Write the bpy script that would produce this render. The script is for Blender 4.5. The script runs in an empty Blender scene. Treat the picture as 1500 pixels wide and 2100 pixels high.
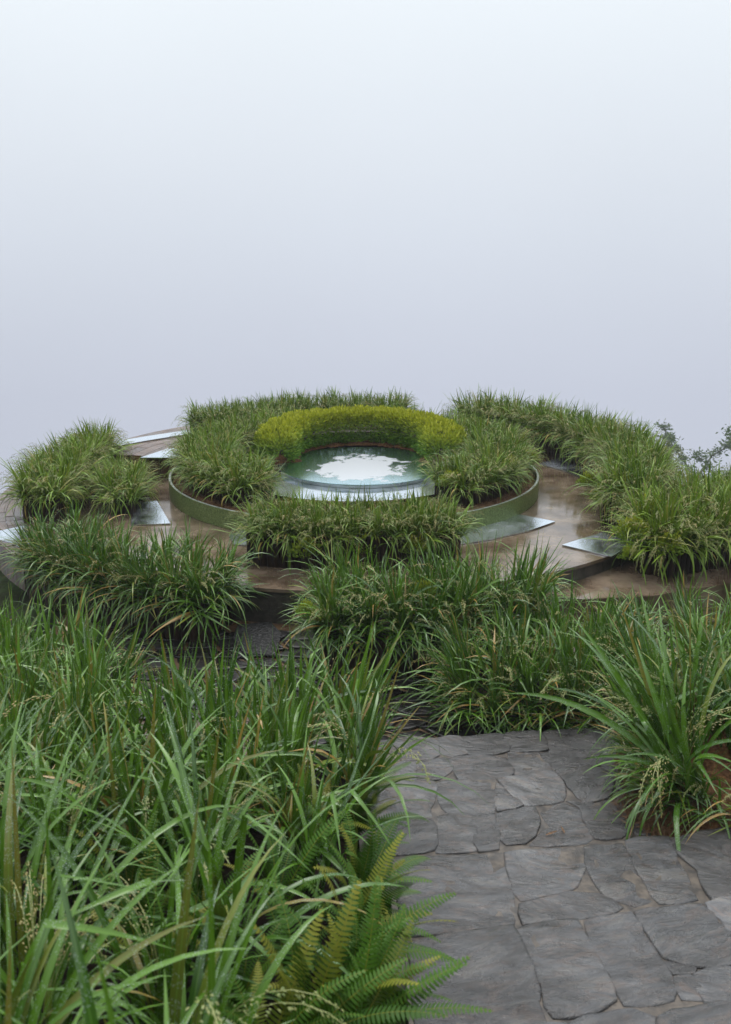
import bpy, math, random
import numpy as np
from mathutils import Matrix, Vector, noise

R = math.radians
rng = random.Random(7)
scene = bpy.context.scene
col = scene.collection

# ------------------------------------------------------------------ camera
H = 2.9
PITCH = 16.0
FPX = 2042.0            # focal length in pixels of the 1500 x 2100 photograph
cd = bpy.data.cameras.new('camera')
cam = bpy.data.objects.new('camera', cd)
col.objects.link(cam)
cam.location = (0, 0, H)
cam.rotation_euler = (R(90 - PITCH), 0, 0)
cd.sensor_fit = 'VERTICAL'
cd.sensor_height = 36.0
cd.lens = 36.0 * FPX / 2100.0
cd.clip_start = 0.05
cd.clip_end = 1000
cd.dof.use_dof = True
cd.dof.focus_distance = 8.5
cd.dof.aperture_fstop = 5.0
scene.camera = cam

# ------------------------------------------------------------------ world and sun
SUN_EL, SUN_AZ = 64.0, -12.0      # azimuth measured from +Y towards +X
w = bpy.data.worlds.new('World')
scene.world = w
w.use_nodes = True
nt = w.node_tree
nt.nodes.clear()
wo = nt.nodes.new('ShaderNodeOutputWorld')
bg1 = nt.nodes.new('ShaderNodeBackground')
bg2 = nt.nodes.new('ShaderNodeBackground')
mix = nt.nodes.new('ShaderNodeMixShader')
sky = nt.nodes.new('ShaderNodeTexSky')
sky.sky_type = 'NISHITA'
sky.sun_disc = False
sky.sun_elevation = R(SUN_EL)
sky.sun_rotation = R(SUN_AZ)
sky.dust_density = 6.0
nt.links.new(sky.outputs[0], bg1.inputs[0])
bg1.inputs[1].default_value = 0.10
tc = nt.nodes.new('ShaderNodeTexCoord')
sp = nt.nodes.new('ShaderNodeSeparateXYZ')
nt.links.new(tc.outputs['Generated'], sp.inputs[0])
mr = nt.nodes.new('ShaderNodeMapRange')
mr.inputs['From Min'].default_value = -0.30
mr.inputs['From Max'].default_value = 1.0
nt.links.new(sp.outputs['Z'], mr.inputs[0])
cr = nt.nodes.new('ShaderNodeValToRGB')
el = cr.color_ramp.elements
# an overcast sky: three times as bright at the zenith as at the horizon
ZEN = 2.0
stops = ((0.0, (0.52, 0.555, 0.655)), (0.11, (0.555, 0.59, 0.69)), (0.16, (0.605, 0.645, 0.735)), (0.23, (0.695, 0.745, 0.82)), (0.38, (0.83, 0.89, 0.935)), (0.6, (1.25, 1.30, 1.36)), (1.0, (1.86, 1.93, 2.0)))
for q in range(len(stops) - 2): cr.color_ramp.elements.new(0.5)
for e, (p, c) in zip(sorted(cr.color_ramp.elements, key=lambda q: q.position), stops):
    e.position = p
for e, (p, c) in zip(cr.color_ramp.elements, stops):
    e.position = p
    e.color = (*[x / ZEN for x in c], 1)
nt.links.new(mr.outputs[0], cr.inputs[0])
nz = nt.nodes.new('ShaderNodeTexNoise')          # slow unevenness of the cloud
nz.inputs['Scale'].default_value = 1.6
nz.inputs['Detail'].default_value = 2.0
nt.links.new(tc.outputs['Generated'], nz.inputs['Vector'])
mr2 = nt.nodes.new('ShaderNodeMapRange')
mr2.inputs['From Min'].default_value = 0.3
mr2.inputs['From Max'].default_value = 0.7
mr2.inputs['To Min'].default_value = 0.955 * ZEN
mr2.inputs['To Max'].default_value = 1.035 * ZEN
nt.links.new(nz.outputs[0], mr2.inputs[0])
nt.links.new(cr.outputs[0], bg2.inputs[0])
nt.links.new(mr2.outputs[0], bg2.inputs[1])
mix.inputs[0].default_value = 0.93
nt.links.new(bg1.outputs[0], mix.inputs[1])
nt.links.new(bg2.outputs[0], mix.inputs[2])
nt.links.new(mix.outputs[0], wo.inputs[0])

sd = bpy.data.lights.new('sun', 'SUN')
sun = bpy.data.objects.new('sun', sd)
col.objects.link(sun)
sd.energy = 1.5
sd.angle = R(35)
sd.color = (1.0, 0.97, 0.93)
sdir = Vector((math.sin(R(SUN_AZ)) * math.cos(R(SUN_EL)), math.cos(R(SUN_AZ)) * math.cos(R(SUN_EL)), math.sin(R(SUN_EL))))
sun.rotation_euler = sdir.to_track_quat('Z', 'Y').to_euler()
sun.location = (0, 0, 30)

vs = scene.view_settings
vs.view_transform = 'Standard'
vs.look = 'None'
vs.gamma = 1.0
vs.exposure = 0.14
vs.use_curve_mapping = False
scene.cycles.max_bounces = 6
scene.cycles.transparent_max_bounces = 8
scene.cycles.volume_bounces = 1


# ------------------------------------------------------------------ helpers
def at(px, py, z):
    """point of the photograph's pixel (px, py) on the level z"""
    a = R(PITCH)
    dx, dy = (px - 750) / FPX, (py - 1050) / FPX
    fy = math.cos(a) - dy * math.sin(a)
    fz = -math.sin(a) - dy * math.cos(a)
    t = (z - H) / fz
    return (dx * t, fy * t)


def tag(o, label=None, cat=None, group=None, kind=None):
    if label: o['label'] = label
    if cat: o['category'] = cat
    if group: o['group'] = group
    if kind: o['kind'] = kind
    return o


def link(name, data, parent=None, mat=None):
    o = bpy.data.objects.new(name, data)
    col.objects.link(o)
    if parent is not None:
        o.parent = parent
    if mat is not None:
        data.materials.append(mat)
    return o


class MB:
    """collects shapes; rows carry a 'tint' colour per vertex"""
    def __init__(s):
        s.v, s.f, s.t, s.n = [], [], [], 0

    def add(s, v, f, t=None):
        v = np.asarray(v, float)
        s.v.append(v)
        s.f.extend([tuple(i + s.n for i in q) for q in f])
        s.t.append(np.zeros((len(v), 4)) if t is None else np.asarray(t, float))
        s.n += len(v)

    def mesh(s, name, mat, smooth=True):
        m = bpy.data.meshes.new(name)
        v = np.concatenate(s.v)
        m.from_pydata(v.tolist(), [], s.f)
        at_ = m.color_attributes.new('tint', 'FLOAT_COLOR', 'POINT')
        at_.data.foreach_set('color', np.concatenate(s.t).astype(np.float32).ravel())
        if mat: m.materials.append(mat)
        if smooth: m.polygons.foreach_set('use_smooth', [True] * len(m.polygons))
        m.update()
        return m


def rotz(v, a):
    c, s_ = math.cos(a), math.sin(a)
    return v @ np.array([[c, s_, 0], [-s_, c, 0], [0, 0, 1]])


def inside(p, poly):
    x, y = p
    r = False
    j = len(poly) - 1
    for i in range(len(poly)):
        xi, yi = poly[i]
        xj, yj = poly[j]
        if (yi > y) != (yj > y) and x < (xj - xi) * (y - yi) / (yj - yi) + xi:
            r = not r
        j = i
    return r


def edge_near(p, poly):
    best = (9e9, (0, 0))
    for i in range(len(poly)):
        a, b = poly[i - 1], poly[i]
        dx, dy = b[0] - a[0], b[1] - a[1]
        L2 = dx * dx + dy * dy + 1e-12
        t = min(1, max(0, ((p[0] - a[0]) * dx + (p[1] - a[1]) * dy) / L2))
        q = (a[0] + t * dx, a[1] + t * dy)
        d = math.hypot(p[0] - q[0], p[1] - q[1])
        if d < best[0]:
            best = (d, (q[0] - p[0], q[1] - p[1]))
    return best


def scatter(poly, dmin, tries=3000, r=rng, margin=0.0):
    xs, ys = [p[0] for p in poly], [p[1] for p in poly]
    out, g = [], {}
    for _ in range(tries):
        p = (r.uniform(min(xs), max(xs)), r.uniform(min(ys), max(ys)))
        if not inside(p, poly): continue
        if margin and edge_near(p, poly)[0] < margin: continue
        k = (int(p[0] // dmin), int(p[1] // dmin))
        if any((q[0] - p[0]) ** 2 + (q[1] - p[1]) ** 2 < dmin * dmin for i in (-1, 0, 1) for j in (-1, 0, 1) for q in g.get((k[0] + i, k[1] + j), ())):
            continue
        g.setdefault(k, []).append(p)
        out.append(p)
    return out


def band(r0, r1, a0, a1, n=None, c=None):
    cx, cy = c or CEN
    n = n or max(3, int(abs(a1 - a0) / 6))
    A = [R(a0 + (a1 - a0) * i / n) for i in range(n + 1)]
    return [(cx + r1 * math.cos(a), cy + r1 * math.sin(a)) for a in A] + [(cx + r0 * math.cos(a), cy + r0 * math.sin(a)) for a in reversed(A)]


def slab_mb(mb, poly, z0, z1, tint=None):
    """closed prism over a polygon (counter-clockwise or not)"""
    ar = sum(poly[i - 1][0] * poly[i][1] - poly[i][0] * poly[i - 1][1] for i in range(len(poly)))
    if ar < 0: poly = poly[::-1]
    n = len(poly)
    v = [(x, y, z0) for x, y in poly] + [(x, y, z1) for x, y in poly]
    f = [tuple(range(n, 2 * n)), tuple(reversed(range(n)))] + [(i, (i + 1) % n, n + (i + 1) % n, n + i) for i in range(n)]
    mb.add(v, f, None if tint is None else [tint] * (2 * n))


def slab(name, poly, z0, z1, mat, parent=None, smooth=False):
    mb = MB()
    slab_mb(mb, poly, z0, z1)
    return link(name, mb.mesh(name, mat, smooth), parent)


# ------------------------------------------------------------------ materials
def newmat(name):
    m = bpy.data.materials.new(name)
    m.use_nodes = True
    n = m.node_tree
    return m, n, n.nodes['Principled BSDF'], n.nodes['Material Output']


def N(n, t, **k):
    o = n.nodes.new(t)
    for a, b in k.items():
        if a in o.inputs.keys():
            o.inputs[a].default_value = b
        else:
            setattr(o, a, b)
    return o


def ramp(n, src, stops, interp='LINEAR'):
    r = n.nodes.new('ShaderNodeValToRGB')
    r.color_ramp.interpolation = interp
    e = r.color_ramp.elements
    e[0].position, e[0].color = stops[0][0], (*stops[0][1], 1)
    e[1].position, e[1].color = stops[-1][0], (*stops[-1][1], 1)
    for p, c in stops[1:-1]:
        q = e.new(p)
        q.color = (*c, 1)
    n.links.new(src, r.inputs[0])
    return r.outputs[0]


def mixc(n, fac, a, b, mode='MIX'):
    m = n.nodes.new('ShaderNodeMix')
    m.data_type = 'RGBA'
    m.blend_type = mode
    for s, i in ((fac, 0), (a, 6), (b, 7)):
        if isinstance(s, (int, float)): m.inputs[i].default_value = s
        elif isinstance(s, tuple): m.inputs[i].default_value = (*s, 1)
        else: n.links.new(s, m.inputs[i])
    return m.outputs[2]


def math_(n, op, a, b=0.0, clamp=False):
    m = n.nodes.new('ShaderNodeMath')
    m.operation = op
    m.use_clamp = clamp
    for s, i in ((a, 0), (b, 1)):
        if isinstance(s, (int, float)): m.inputs[i].default_value = s
        else: n.links.new(s, m.inputs[i])
    return m.outputs[0]


def noise_(n, scale, detail=4, rough=0.55, vec=None, dist=0.0):
    t = N(n, 'ShaderNodeTexNoise', Scale=scale, Detail=detail, Roughness=rough, Distortion=dist)
    if vec is None:
        c = n.nodes.new('ShaderNodeNewGeometry')
        n.links.new(c.outputs['Position'], t.inputs['Vector'])
    else:
        n.links.new(vec, t.inputs['Vector'])
    return t.outputs[0]


def bump(n, h, strength, dist, bsdf, normal=None):
    b = N(n, 'ShaderNodeBump', Strength=strength, Distance=dist)
    n.links.new(h, b.inputs['Height'])
    if normal is not None: n.links.new(normal, b.inputs['Normal'])
    n.links.new(b.outputs[0], bsdf.inputs['Normal'])
    return b.outputs[0]


def leaf_material(name, dark, light, old, transl=0.3, rough=0.38, drop_glints=True, spec=0.42):
    m, n, b, out = newmat(name)
    at_ = N(n, 'ShaderNodeAttribute', attribute_name='tint')
    s = n.nodes.new('ShaderNodeSeparateColor')
    n.links.new(at_.outputs['Color'], s.inputs[0])
    oi = n.nodes.new('ShaderNodeObjectInfo')
    f = math_(n, 'ADD', s.outputs[1], math_(n, 'MULTIPLY', math_(n, 'SUBTRACT', oi.outputs['Random'], 0.5), 0.35), True)
    c = mixc(n, f, dark, light)
    big = noise_(n, 9.0, 3)
    c = mixc(n, math_(n, 'MULTIPLY', big, 0.35), c, light)
    # the old, dry part of a leaf spreads from its tip
    blotch = noise_(n, 60.0, 3)
    agef = math_(n, 'MULTIPLY', s.outputs[0], math_(n, 'ADD', 0.55, blotch), True)
    c = mixc(n, agef, c, old)
    # pale midrib
    rib = math_(n, 'SUBTRACT', 1.0, math_(n, 'MULTIPLY', math_(n, 'ABSOLUTE', math_(n, 'SUBTRACT', at_.outputs['Alpha'], 0.5)), 12.0), True)
    c = mixc(n, math_(n, 'MULTIPLY', rib, 0.35), c, tuple(min(1, x * 1.7 + 0.02) for x in light))
    if drop_glints:
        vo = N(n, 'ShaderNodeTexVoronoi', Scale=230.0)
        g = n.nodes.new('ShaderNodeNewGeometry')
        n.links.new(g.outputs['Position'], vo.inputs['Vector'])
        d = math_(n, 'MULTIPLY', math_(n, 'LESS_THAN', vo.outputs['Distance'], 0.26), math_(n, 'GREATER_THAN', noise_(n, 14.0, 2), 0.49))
        c = mixc(n, math_(n, 'MULTIPLY', d, 0.5), c, (0.55, 0.62, 0.6))  # dew drops, their whitish glints painted into the leaf colour
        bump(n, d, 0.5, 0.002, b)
    n.links.new(c, b.inputs['Base Color'])
    b.inputs['Roughness'].default_value = rough
    b.inputs['Specular IOR Level'].default_value = spec
    tr = n.nodes.new('ShaderNodeBsdfTranslucent')
    n.links.new(mixc(n, 0.5, c, tuple(x * 1.5 for x in light)), tr.inputs[0])
    ms = n.nodes.new('ShaderNodeMixShader')
    ms.inputs[0].default_value = transl
    n.links.new(b.outputs[0], ms.inputs[1])
    n.links.new(tr.outputs[0], ms.inputs[2])
    n.links.new(ms.outputs[0], out.inputs[0])
    return m


M = {}
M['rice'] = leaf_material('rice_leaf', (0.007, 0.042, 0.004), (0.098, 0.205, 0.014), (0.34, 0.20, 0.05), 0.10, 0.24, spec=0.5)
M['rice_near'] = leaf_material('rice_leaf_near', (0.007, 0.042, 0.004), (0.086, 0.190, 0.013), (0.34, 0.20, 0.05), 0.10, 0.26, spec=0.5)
M['rice_far'] = leaf_material('rice_leaf_far', (0.012, 0.056, 0.005), (0.155, 0.245, 0.020), (0.34, 0.24, 0.06), 0.10, 0.34, drop_glints=False, spec=0.3)
M['fern'] = leaf_material('fern_leaf', (0.005, 0.032, 0.002), (0.045, 0.115, 0.006), (0.26, 0.22, 0.02), 0.10, drop_glints=False, rough=0.5, spec=0.22)
M['gold'] = leaf_material('golden_leaf', (0.050, 0.14, 0.010), (0.15, 0.24, 0.018), (0.40, 0.41, 0.028), 0.16, drop_glints=False, rough=0.55, spec=0.25)
M['tree'] = leaf_material('tree_leaf', (0.03, 0.06, 0.02), (0.07, 0.12, 0.04), (0.2, 0.2, 0.08), drop_glints=False, rough=0.5)


def seed_material():
    m, n, b, out = newmat('rice_grain')
    at_ = N(n, 'ShaderNodeAttribute', attribute_name='tint')
    s = n.nodes.new('ShaderNodeSeparateColor')
    n.links.new(at_.outputs['Color'], s.inputs[0])
    c = mixc(n, s.outputs[1], (0.11, 0.16, 0.035), (0.25, 0.27, 0.085))
    c = mixc(n, s.outputs[0], c, (0.40, 0.27, 0.10))
    n.links.new(c, b.inputs['Base Color'])
    b.inputs['Roughness'].default_value = 0.5
    return m


M['seed'] = seed_material()


def simple(name, stops, scale, rough=(0.4, 0.7), bumps=((40, 0.4, 0.01),), detail=6, rscale=None, spec=0.5, metallic=0.0, stretch=None, rand=0.0, dist=0.0):
    m, n, b, out = newmat(name)
    vec = None
    g = n.nodes.new('ShaderNodeNewGeometry')
    vec = g.outputs['Position']
    if stretch:
        mp = n.nodes.new('ShaderNodeMapping')
        mp.inputs['Scale'].default_value = stretch
        n.links.new(vec, mp.inputs['Vector'])
        vec = mp.outputs[0]
    oi = n.nodes.new('ShaderNodeObjectInfo')
    if rand:
        va = n.nodes.new('ShaderNodeVectorMath')
        va.operation = 'ADD'
        cb = n.nodes.new('ShaderNodeCombineXYZ')
        n.links.new(math_(n, 'MULTIPLY', oi.outputs['Random'], 37.0), cb.inputs[0])
        n.links.new(math_(n, 'MULTIPLY', oi.outputs['Random'], 91.0), cb.inputs[2])
        n.links.new(vec, va.inputs[0])
        n.links.new(cb.outputs[0], va.inputs[1])
        vec = va.outputs[0]
    c = ramp(n, noise_(n, scale, detail, 0.6, vec, dist), stops)
    if rand:
        k = math_(n, 'ADD', 1.0 - rand / 2, math_(n, 'MULTIPLY', oi.outputs['Random'], rand))
        cc = n.nodes.new('ShaderNodeCombineColor')
        for i in range(3): n.links.new(k, cc.inputs[i])
        c = mixc(n, 1.0, c, cc.outputs[0], 'MULTIPLY')
    n.links.new(c, b.inputs['Base Color'])
    rn = noise_(n, rscale or scale * 0.7, 3, 0.5, vec)
    mr_ = N(n, 'ShaderNodeMapRange')
    mr_.inputs['From Min'].default_value = 0.35
    mr_.inputs['From Max'].default_value = 0.65
    mr_.inputs['To Min'].default_value = rough[0]
    mr_.inputs['To Max'].default_value = rough[1]
    n.links.new(rn, mr_.inputs[0])
    n.links.new(mr_.outputs[0], b.inputs['Roughness'])
    b.inputs['Specular IOR Level'].default_value = spec
    b.inputs['Metallic'].default_value = metallic
    nn = None
    for sc, st, di in bumps:
        nn = bump(n, noise_(n, sc, 6, 0.65, vec, dist), st, di, b, nn)
    return m


M['log'] = simple('log_bark', [(0.3, (0.007, 0.004, 0.003)), (0.55, (0.022, 0.011, 0.006)), (0.75, (0.05, 0.026, 0.014))], 25, (0.35, 0.7), ((60, 0.7, 0.01),), stretch=(1, 1, 0.25), rand=0.6, spec=0.25)
M['coir'] = simple('coir_fibre', [(0.3, (0.030, 0.015, 0.007)), (0.5, (0.085, 0.042, 0.018)), (0.72, (0.17, 0.09, 0.038))], 45, (0.6, 0.9), ((90, 1.0, 0.015), (300, 0.8, 0.004)), rand=0.2, spec=0.08)
M['soil'] = simple('dark_soil', [(0.3, (0.004, 0.003, 0.002)), (0.7, (0.018, 0.011, 0.006))], 30, (0.5, 0.9), ((60, 1.0, 0.02),), spec=0.08)
M['mortar'] = simple('mortar', [(0.40, (0.026, 0.022, 0.018)), (0.60, (0.098, 0.078, 0.058))], 14, (0.3, 0.6), ((50, 0.5, 0.008), (220, 0.4, 0.002)))
M['path_mortar'] = simple('path_mortar', [(0.35, (0.040, 0.024, 0.013)), (0.65, (0.14, 0.085, 0.045))], 8, (0.2, 0.45), ((60, 0.4, 0.006),))
M['slab'] = simple('dark_slate', [(0.3, (0.005, 0.005, 0.005)), (0.6, (0.014, 0.012, 0.012)), (0.8, (0.03, 0.023, 0.018))], 9, (0.12, 0.4), ((18, 0.35, 0.01), (120, 0.25, 0.002)), rand=0.7)
M['deck'] = simple('wet_concrete', [(0.36, (0.060, 0.041, 0.026)), (0.5, (0.120, 0.086, 0.058)), (0.64, (0.19, 0.145, 0.104))], 3.2, (0.02, 0.22), ((5, 0.06, 0.01), (70, 0.06, 0.002)), rscale=2.4, spec=1.0)
M['kerb'] = simple('dark_concrete', [(0.3, (0.018, 0.016, 0.013)), (0.7, (0.07, 0.062, 0.05))], 12, (0.35, 0.7), ((40, 0.6, 0.006),))
M['plank'] = simple('wet_plank', [(0.3, (0.045, 0.024, 0.015)), (0.55, (0.09, 0.055, 0.038)), (0.75, (0.14, 0.095, 0.07))], 7, (0.18, 0.42), ((40, 0.3, 0.003),), rand=0.55)
M['board'] = simple('dark_board', [(0.3, (0.028, 0.013, 0.007)), (0.7, (0.095, 0.048, 0.026))], 14, (0.3, 0.6), ((60, 0.5, 0.004),), stretch=(1, 1, 0.2), rand=0.6)
M['bark'] = simple('tree_bark', [(0.3, (0.03, 0.024, 0.018)), (0.7, (0.09, 0.07, 0.055))], 18, (0.6, 0.9), ((50, 0.7, 0.01),))
M['ground'] = simple('hillside', [(0.3, (0.012, 0.010, 0.006)), (0.5, (0.030, 0.040, 0.015)), (0.7, (0.05, 0.085, 0.025))], 2.5, (0.6, 0.9), ((12, 0.8, 0.05), (60, 0.6, 0.01)), spec=0.08)


def slate():
    m, n, b, out = newmat('stair_slate')
    g = n.nodes.new('ShaderNodeNewGeometry')
    oi = n.nodes.new('ShaderNodeObjectInfo')
    cb = n.nodes.new('ShaderNodeCombineXYZ')
    n.links.new(math_(n, 'MULTIPLY', oi.outputs['Random'], 53.0), cb.inputs[0])
    n.links.new(math_(n, 'MULTIPLY', oi.outputs['Random'], 17.0), cb.inputs[1])
    va = n.nodes.new('ShaderNodeVectorMath')
    n.links.new(g.outputs['Position'], va.inputs[0])
    n.links.new(cb.outputs[0], va.inputs[1])
    # each slab has its own bedding direction
    vr = N(n, 'ShaderNodeVectorRotate', rotation_type='Z_AXIS')
    n.links.new(va.outputs[0], vr.inputs['Vector'])
    n.links.new(math_(n, 'MULTIPLY', math_(n, 'SUBTRACT', oi.outputs['Random'], 0.5), 1.2), vr.inputs['Angle'])
    mp = n.nodes.new('ShaderNodeMapping')
    mp.inputs['Scale'].default_value = (1.0, 2.3, 1.0)
    n.links.new(vr.outputs[0], mp.inputs['Vector'])
    v = mp.outputs[0]
    n1 = noise_(n, 4.0, 9, 0.66, v, 1.0)
    n2 = noise_(n, 8.0, 7, 0.65, v, 1.6)
    c = ramp(n, n1, [(0.36, (0.028, 0.027, 0.027)), (0.46, (0.062, 0.060, 0.061)), (0.54, (0.090, 0.094, 0.102)), (0.64, (0.155, 0.148, 0.137))])
    rust = ramp(n, n2, [(0.50, (0, 0, 0)), (0.62, (1, 1, 1))])
    k = n.nodes.new('ShaderNodeRGBToBW')
    n.links.new(rust, k.inputs[0])
    c = mixc(n, math_(n, 'MULTIPLY', k.outputs[0], 0.40), c, (0.190, 0.122, 0.086))
    lich = ramp(n, noise_(n, 24.0, 6, 0.7, v), [(0.58, (0, 0, 0)), (0.66, (1, 1, 1))])
    k2 = n.nodes.new('ShaderNodeRGBToBW')
    n.links.new(lich, k2.inputs[0])
    c = mixc(n, math_(n, 'MULTIPLY', k2.outputs[0], 0.5), c, (0.16, 0.15, 0.125))
    at_ = N(n, 'ShaderNodeAttribute', attribute_name='tint')
    c = mixc(n, math_(n, 'MULTIPLY', at_.outputs['Fac'], 0.8), c, (0.012, 0.011, 0.010))   # stones that are dark themselves
    kk = math_(n, 'ADD', 0.42, math_(n, 'MULTIPLY', oi.outputs['Random'], 0.55))
    cc = n.nodes.new('ShaderNodeCombineColor')
    for i in range(3): n.links.new(kk, cc.inputs[i])
    c = mixc(n, 1.0, c, cc.outputs[0], 'MULTIPLY')
    wet = N(n, 'ShaderNodeMapRange')          # water standing in the hollows, across the joints
    wet.inputs['From Min'].default_value = 0.44
    wet.inputs['From Max'].default_value = 0.56
    n.links.new(noise_(n, 2.6, 5, 0.6), wet.inputs[0])
    c = mixc(n, math_(n, 'MULTIPLY', wet.outputs[0], 0.45), c, mixc(n, 1.0, c, (0.35, 0.33, 0.30), 'MULTIPLY'))
    n.links.new(c, b.inputs['Base Color'])
    mr_ = N(n, 'ShaderNodeMapRange')
    mr_.inputs['From Min'].default_value = 0.35
    mr_.inputs['From Max'].default_value = 0.65
    mr_.inputs['To Min'].default_value = 0.24
    mr_.inputs['To Max'].default_value = 0.46
    n.links.new(noise_(n, 7.0, 4, 0.6, v), mr_.inputs[0])
    n.links.new(math_(n, 'SUBTRACT', mr_.outputs[0], math_(n, 'MULTIPLY', wet.outputs[0], 0.18)), b.inputs['Roughness'])
    b.inputs['Specular IOR Level'].default_value = 0.95
    n_ = bump(n, n1, 0.9, 0.03, b)
    n_ = bump(n, noise_(n, 22.0, 8, 0.7, v, 1.0), 0.7, 0.010, b, n_)
    bump(n, noise_(n, 160.0, 4, 0.6, v), 0.25, 0.0015, b, n_)
    return m


M['slate'] = slate()


def mirror(name, dew_lo, dew_hi, scale, base=(0.70, 0.80, 0.90)):
    m, n, b, out = newmat(name)
    f = noise_(n, scale, 7, 0.62, None, 0.4)
    k = N(n, 'ShaderNodeMapRange')
    k.inputs['From Min'].default_value = dew_lo
    k.inputs['From Max'].default_value = dew_hi
    n.links.new(f, k.inputs[0])
    b.inputs['Base Color'].default_value = (*base, 1)
    b.inputs['Metallic'].default_value = 1.0
    b.inputs['Roughness'].default_value = 0.10
    bump(n, noise_(n, 160, 4, 0.7), 0.12, 0.002, b)
    d = n.nodes.new('ShaderNodeBsdfPrincipled')
    d.inputs['Base Color'].default_value = (0.42, 0.45, 0.49, 1)
    d.inputs['Roughness'].default_value = 0.35
    ms = n.nodes.new('ShaderNodeMixShader')
    n.links.new(math_(n, 'MULTIPLY', k.outputs[0], 0.40), ms.inputs[0])
    n.links.new(b.outputs[0], ms.inputs[1])
    n.links.new(d.outputs[0], ms.inputs[2])
    n.links.new(ms.outputs[0], out.inputs[0])
    return m


M['mirror'] = mirror('dewy_mirror', 0.36, 0.68, 2.6)
M['edge'] = simple('mirror_edge', [(0.3, (0.16, 0.19, 0.15)), (0.7, (0.40, 0.44, 0.40))], 20, (0.2, 0.4))


M['riser'] = simple('brushed_riser', [(0.3, (0.45, 0.48, 0.51)), (0.7, (0.75, 0.78, 0.80))], 6, (0.25, 0.45), ((60, 0.3, 0.002),), metallic=0.8)


def disc_mirror():
    """mirror disc, one large patch of white dew left of its middle"""
    m, n, b, out = newmat('disc_mirror')
    b.inputs['Base Color'].default_value = (0.50, 0.72, 0.80, 1)
    b.inputs['Metallic'].default_value = 1.0
    b.inputs['Roughness'].default_value = 0.16
    bump(n, noise_(n, 130, 4, 0.7), 0.12, 0.002, b)
    c = n.nodes.new('ShaderNodeTexCoord')
    mp = n.nodes.new('ShaderNodeMapping')
    mp.inputs['Location'].default_value = (-0.02, 0.26, 0)
    mp.inputs['Scale'].default_value = (1.75, 1.45, 1)
    n.links.new(c.outputs['Object'], mp.inputs['Vector'])
    ln = n.nodes.new('ShaderNodeVectorMath')
    ln.operation = 'LENGTH'
    n.links.new(mp.outputs[0], ln.inputs[0])
    nn = noise_(n, 4.2, 7, 0.65, c.outputs['Object'], 0.3)
    v = math_(n, 'ADD', ln.outputs['Value'], math_(n, 'MULTIPLY', math_(n, 'SUBTRACT', nn, 0.5), 2.1))
    k = N(n, 'ShaderNodeMapRange')
    k.inputs['From Min'].default_value = 0.92
    k.inputs['From Max'].default_value = 0.76
    n.links.new(v, k.inputs[0])
    d = n.nodes.new('ShaderNodeBsdfPrincipled')
    d.inputs['Base Color'].default_value = (0.46, 0.48, 0.51, 1)
    d.inputs['Roughness'].default_value = 0.3
    ms = n.nodes.new('ShaderNodeMixShader')
    n.links.new(math_(n, 'MULTIPLY', k.outputs[0], 0.9), ms.inputs[0])
    n.links.new(b.outputs[0], ms.inputs[1])
    n.links.new(d.outputs[0], ms.inputs[2])
    n.links.new(ms.outputs[0], out.inputs[0])
    return m


M['disc'] = disc_mirror()


def turf():
    m, n, b, out = newmat('turf_band')
    c = ramp(n, noise_(n, 60, 7, 0.8), [(0.36, (0.045, 0.075, 0.018)), (0.52, (0.13, 0.18, 0.05)), (0.66, (0.27, 0.32, 0.13))])
    n.links.new(c, b.inputs['Base Color'])
    b.inputs['Metallic'].default_value = 0.35
    b.inputs['Roughness'].default_value = 0.38
    bump(n, noise_(n, 260, 4, 0.7), 0.8, 0.004, b)
    return m


M['turf'] = turf()


def water():
    m, n, b, out = newmat('running_water')
    b.inputs['Base Color'].default_value = (0.03, 0.03, 0.03, 1)
    b.inputs['Roughness'].default_value = 0.04
    b.inputs['IOR'].default_value = 1.33
    b.inputs['Specular IOR Level'].default_value = 0.9
    bump(n, noise_(n, 28, 3, 0.6, None, 1.5), 0.9, 0.03, b)
    return m


M['water'] = water()

# ------------------------------------------------------------------ the hillside
CEN = (-0.13, 11.2)


def terrain_z(x, y):
    z = -0.50 + 0.225 * min(max(0.0, 5.5 - y), 8.5)
    d = max(0.0, min(y - 8.2 + 0.25 * max(0.0, abs(x) - 6), math.hypot(x - CEN[0], y - CEN[1]) - 4.15))
    z -= 0.68 * d
    z += 0.85 * min(max(0.0, -1.2 - y), 22.0)  # unseen slope behind the camera, added to shut out rear skylight
    z += 0.25 * noise.noise(Vector((x * 0.25, y * 0.25, 3.1))) * min(1.0, max(0.0, (abs(x) - 3.5) * 0.3) + d * 0.2)
    return z


def axis(n, near, far, mid):
    u = np.linspace(-1, 1, n)
    return mid + np.sign(u) * (near * np.abs(u) + (far - near) * np.abs(u) ** 3.2)


gx, gy = axis(121, 12, 150, 0.0), axis(131, 14, 150, 6.0)
V = [(x, y, terrain_z(x, y)) for y in gy for x in gx]
F = [(j * 121 + i, j * 121 + i + 1, (j + 1) * 121 + i + 1, (j + 1) * 121 + i) for j in range(130) for i in range(120)]
mb = MB()
mb.add(V, F)
tag(link('ground', mb.mesh('ground', M['ground'])), kind='structure')
ZMIN = min(v[2] for v in V)
ZMAX = max(v[2] for v in V)

# ------------------------------------------------------------------ terrace, decks, paths
circ = lambda r, n=96, c=CEN: [(c[0] + r * math.cos(2 * math.pi * i / n), c[1] + r * math.sin(2 * math.pi * i / n)) for i in range(n)]
terr = tag(slab('terrace', circ(3.45), -0.55, -0.03, M['kerb']), kind='structure')
slab('deck_surface', circ(3.47), -0.03, 0.0, M['deck'], terr)
slab('deck_annex', band(3.474, 3.66, 150, 222, 20), -0.45, -0.004, M['deck'], terr)

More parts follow.
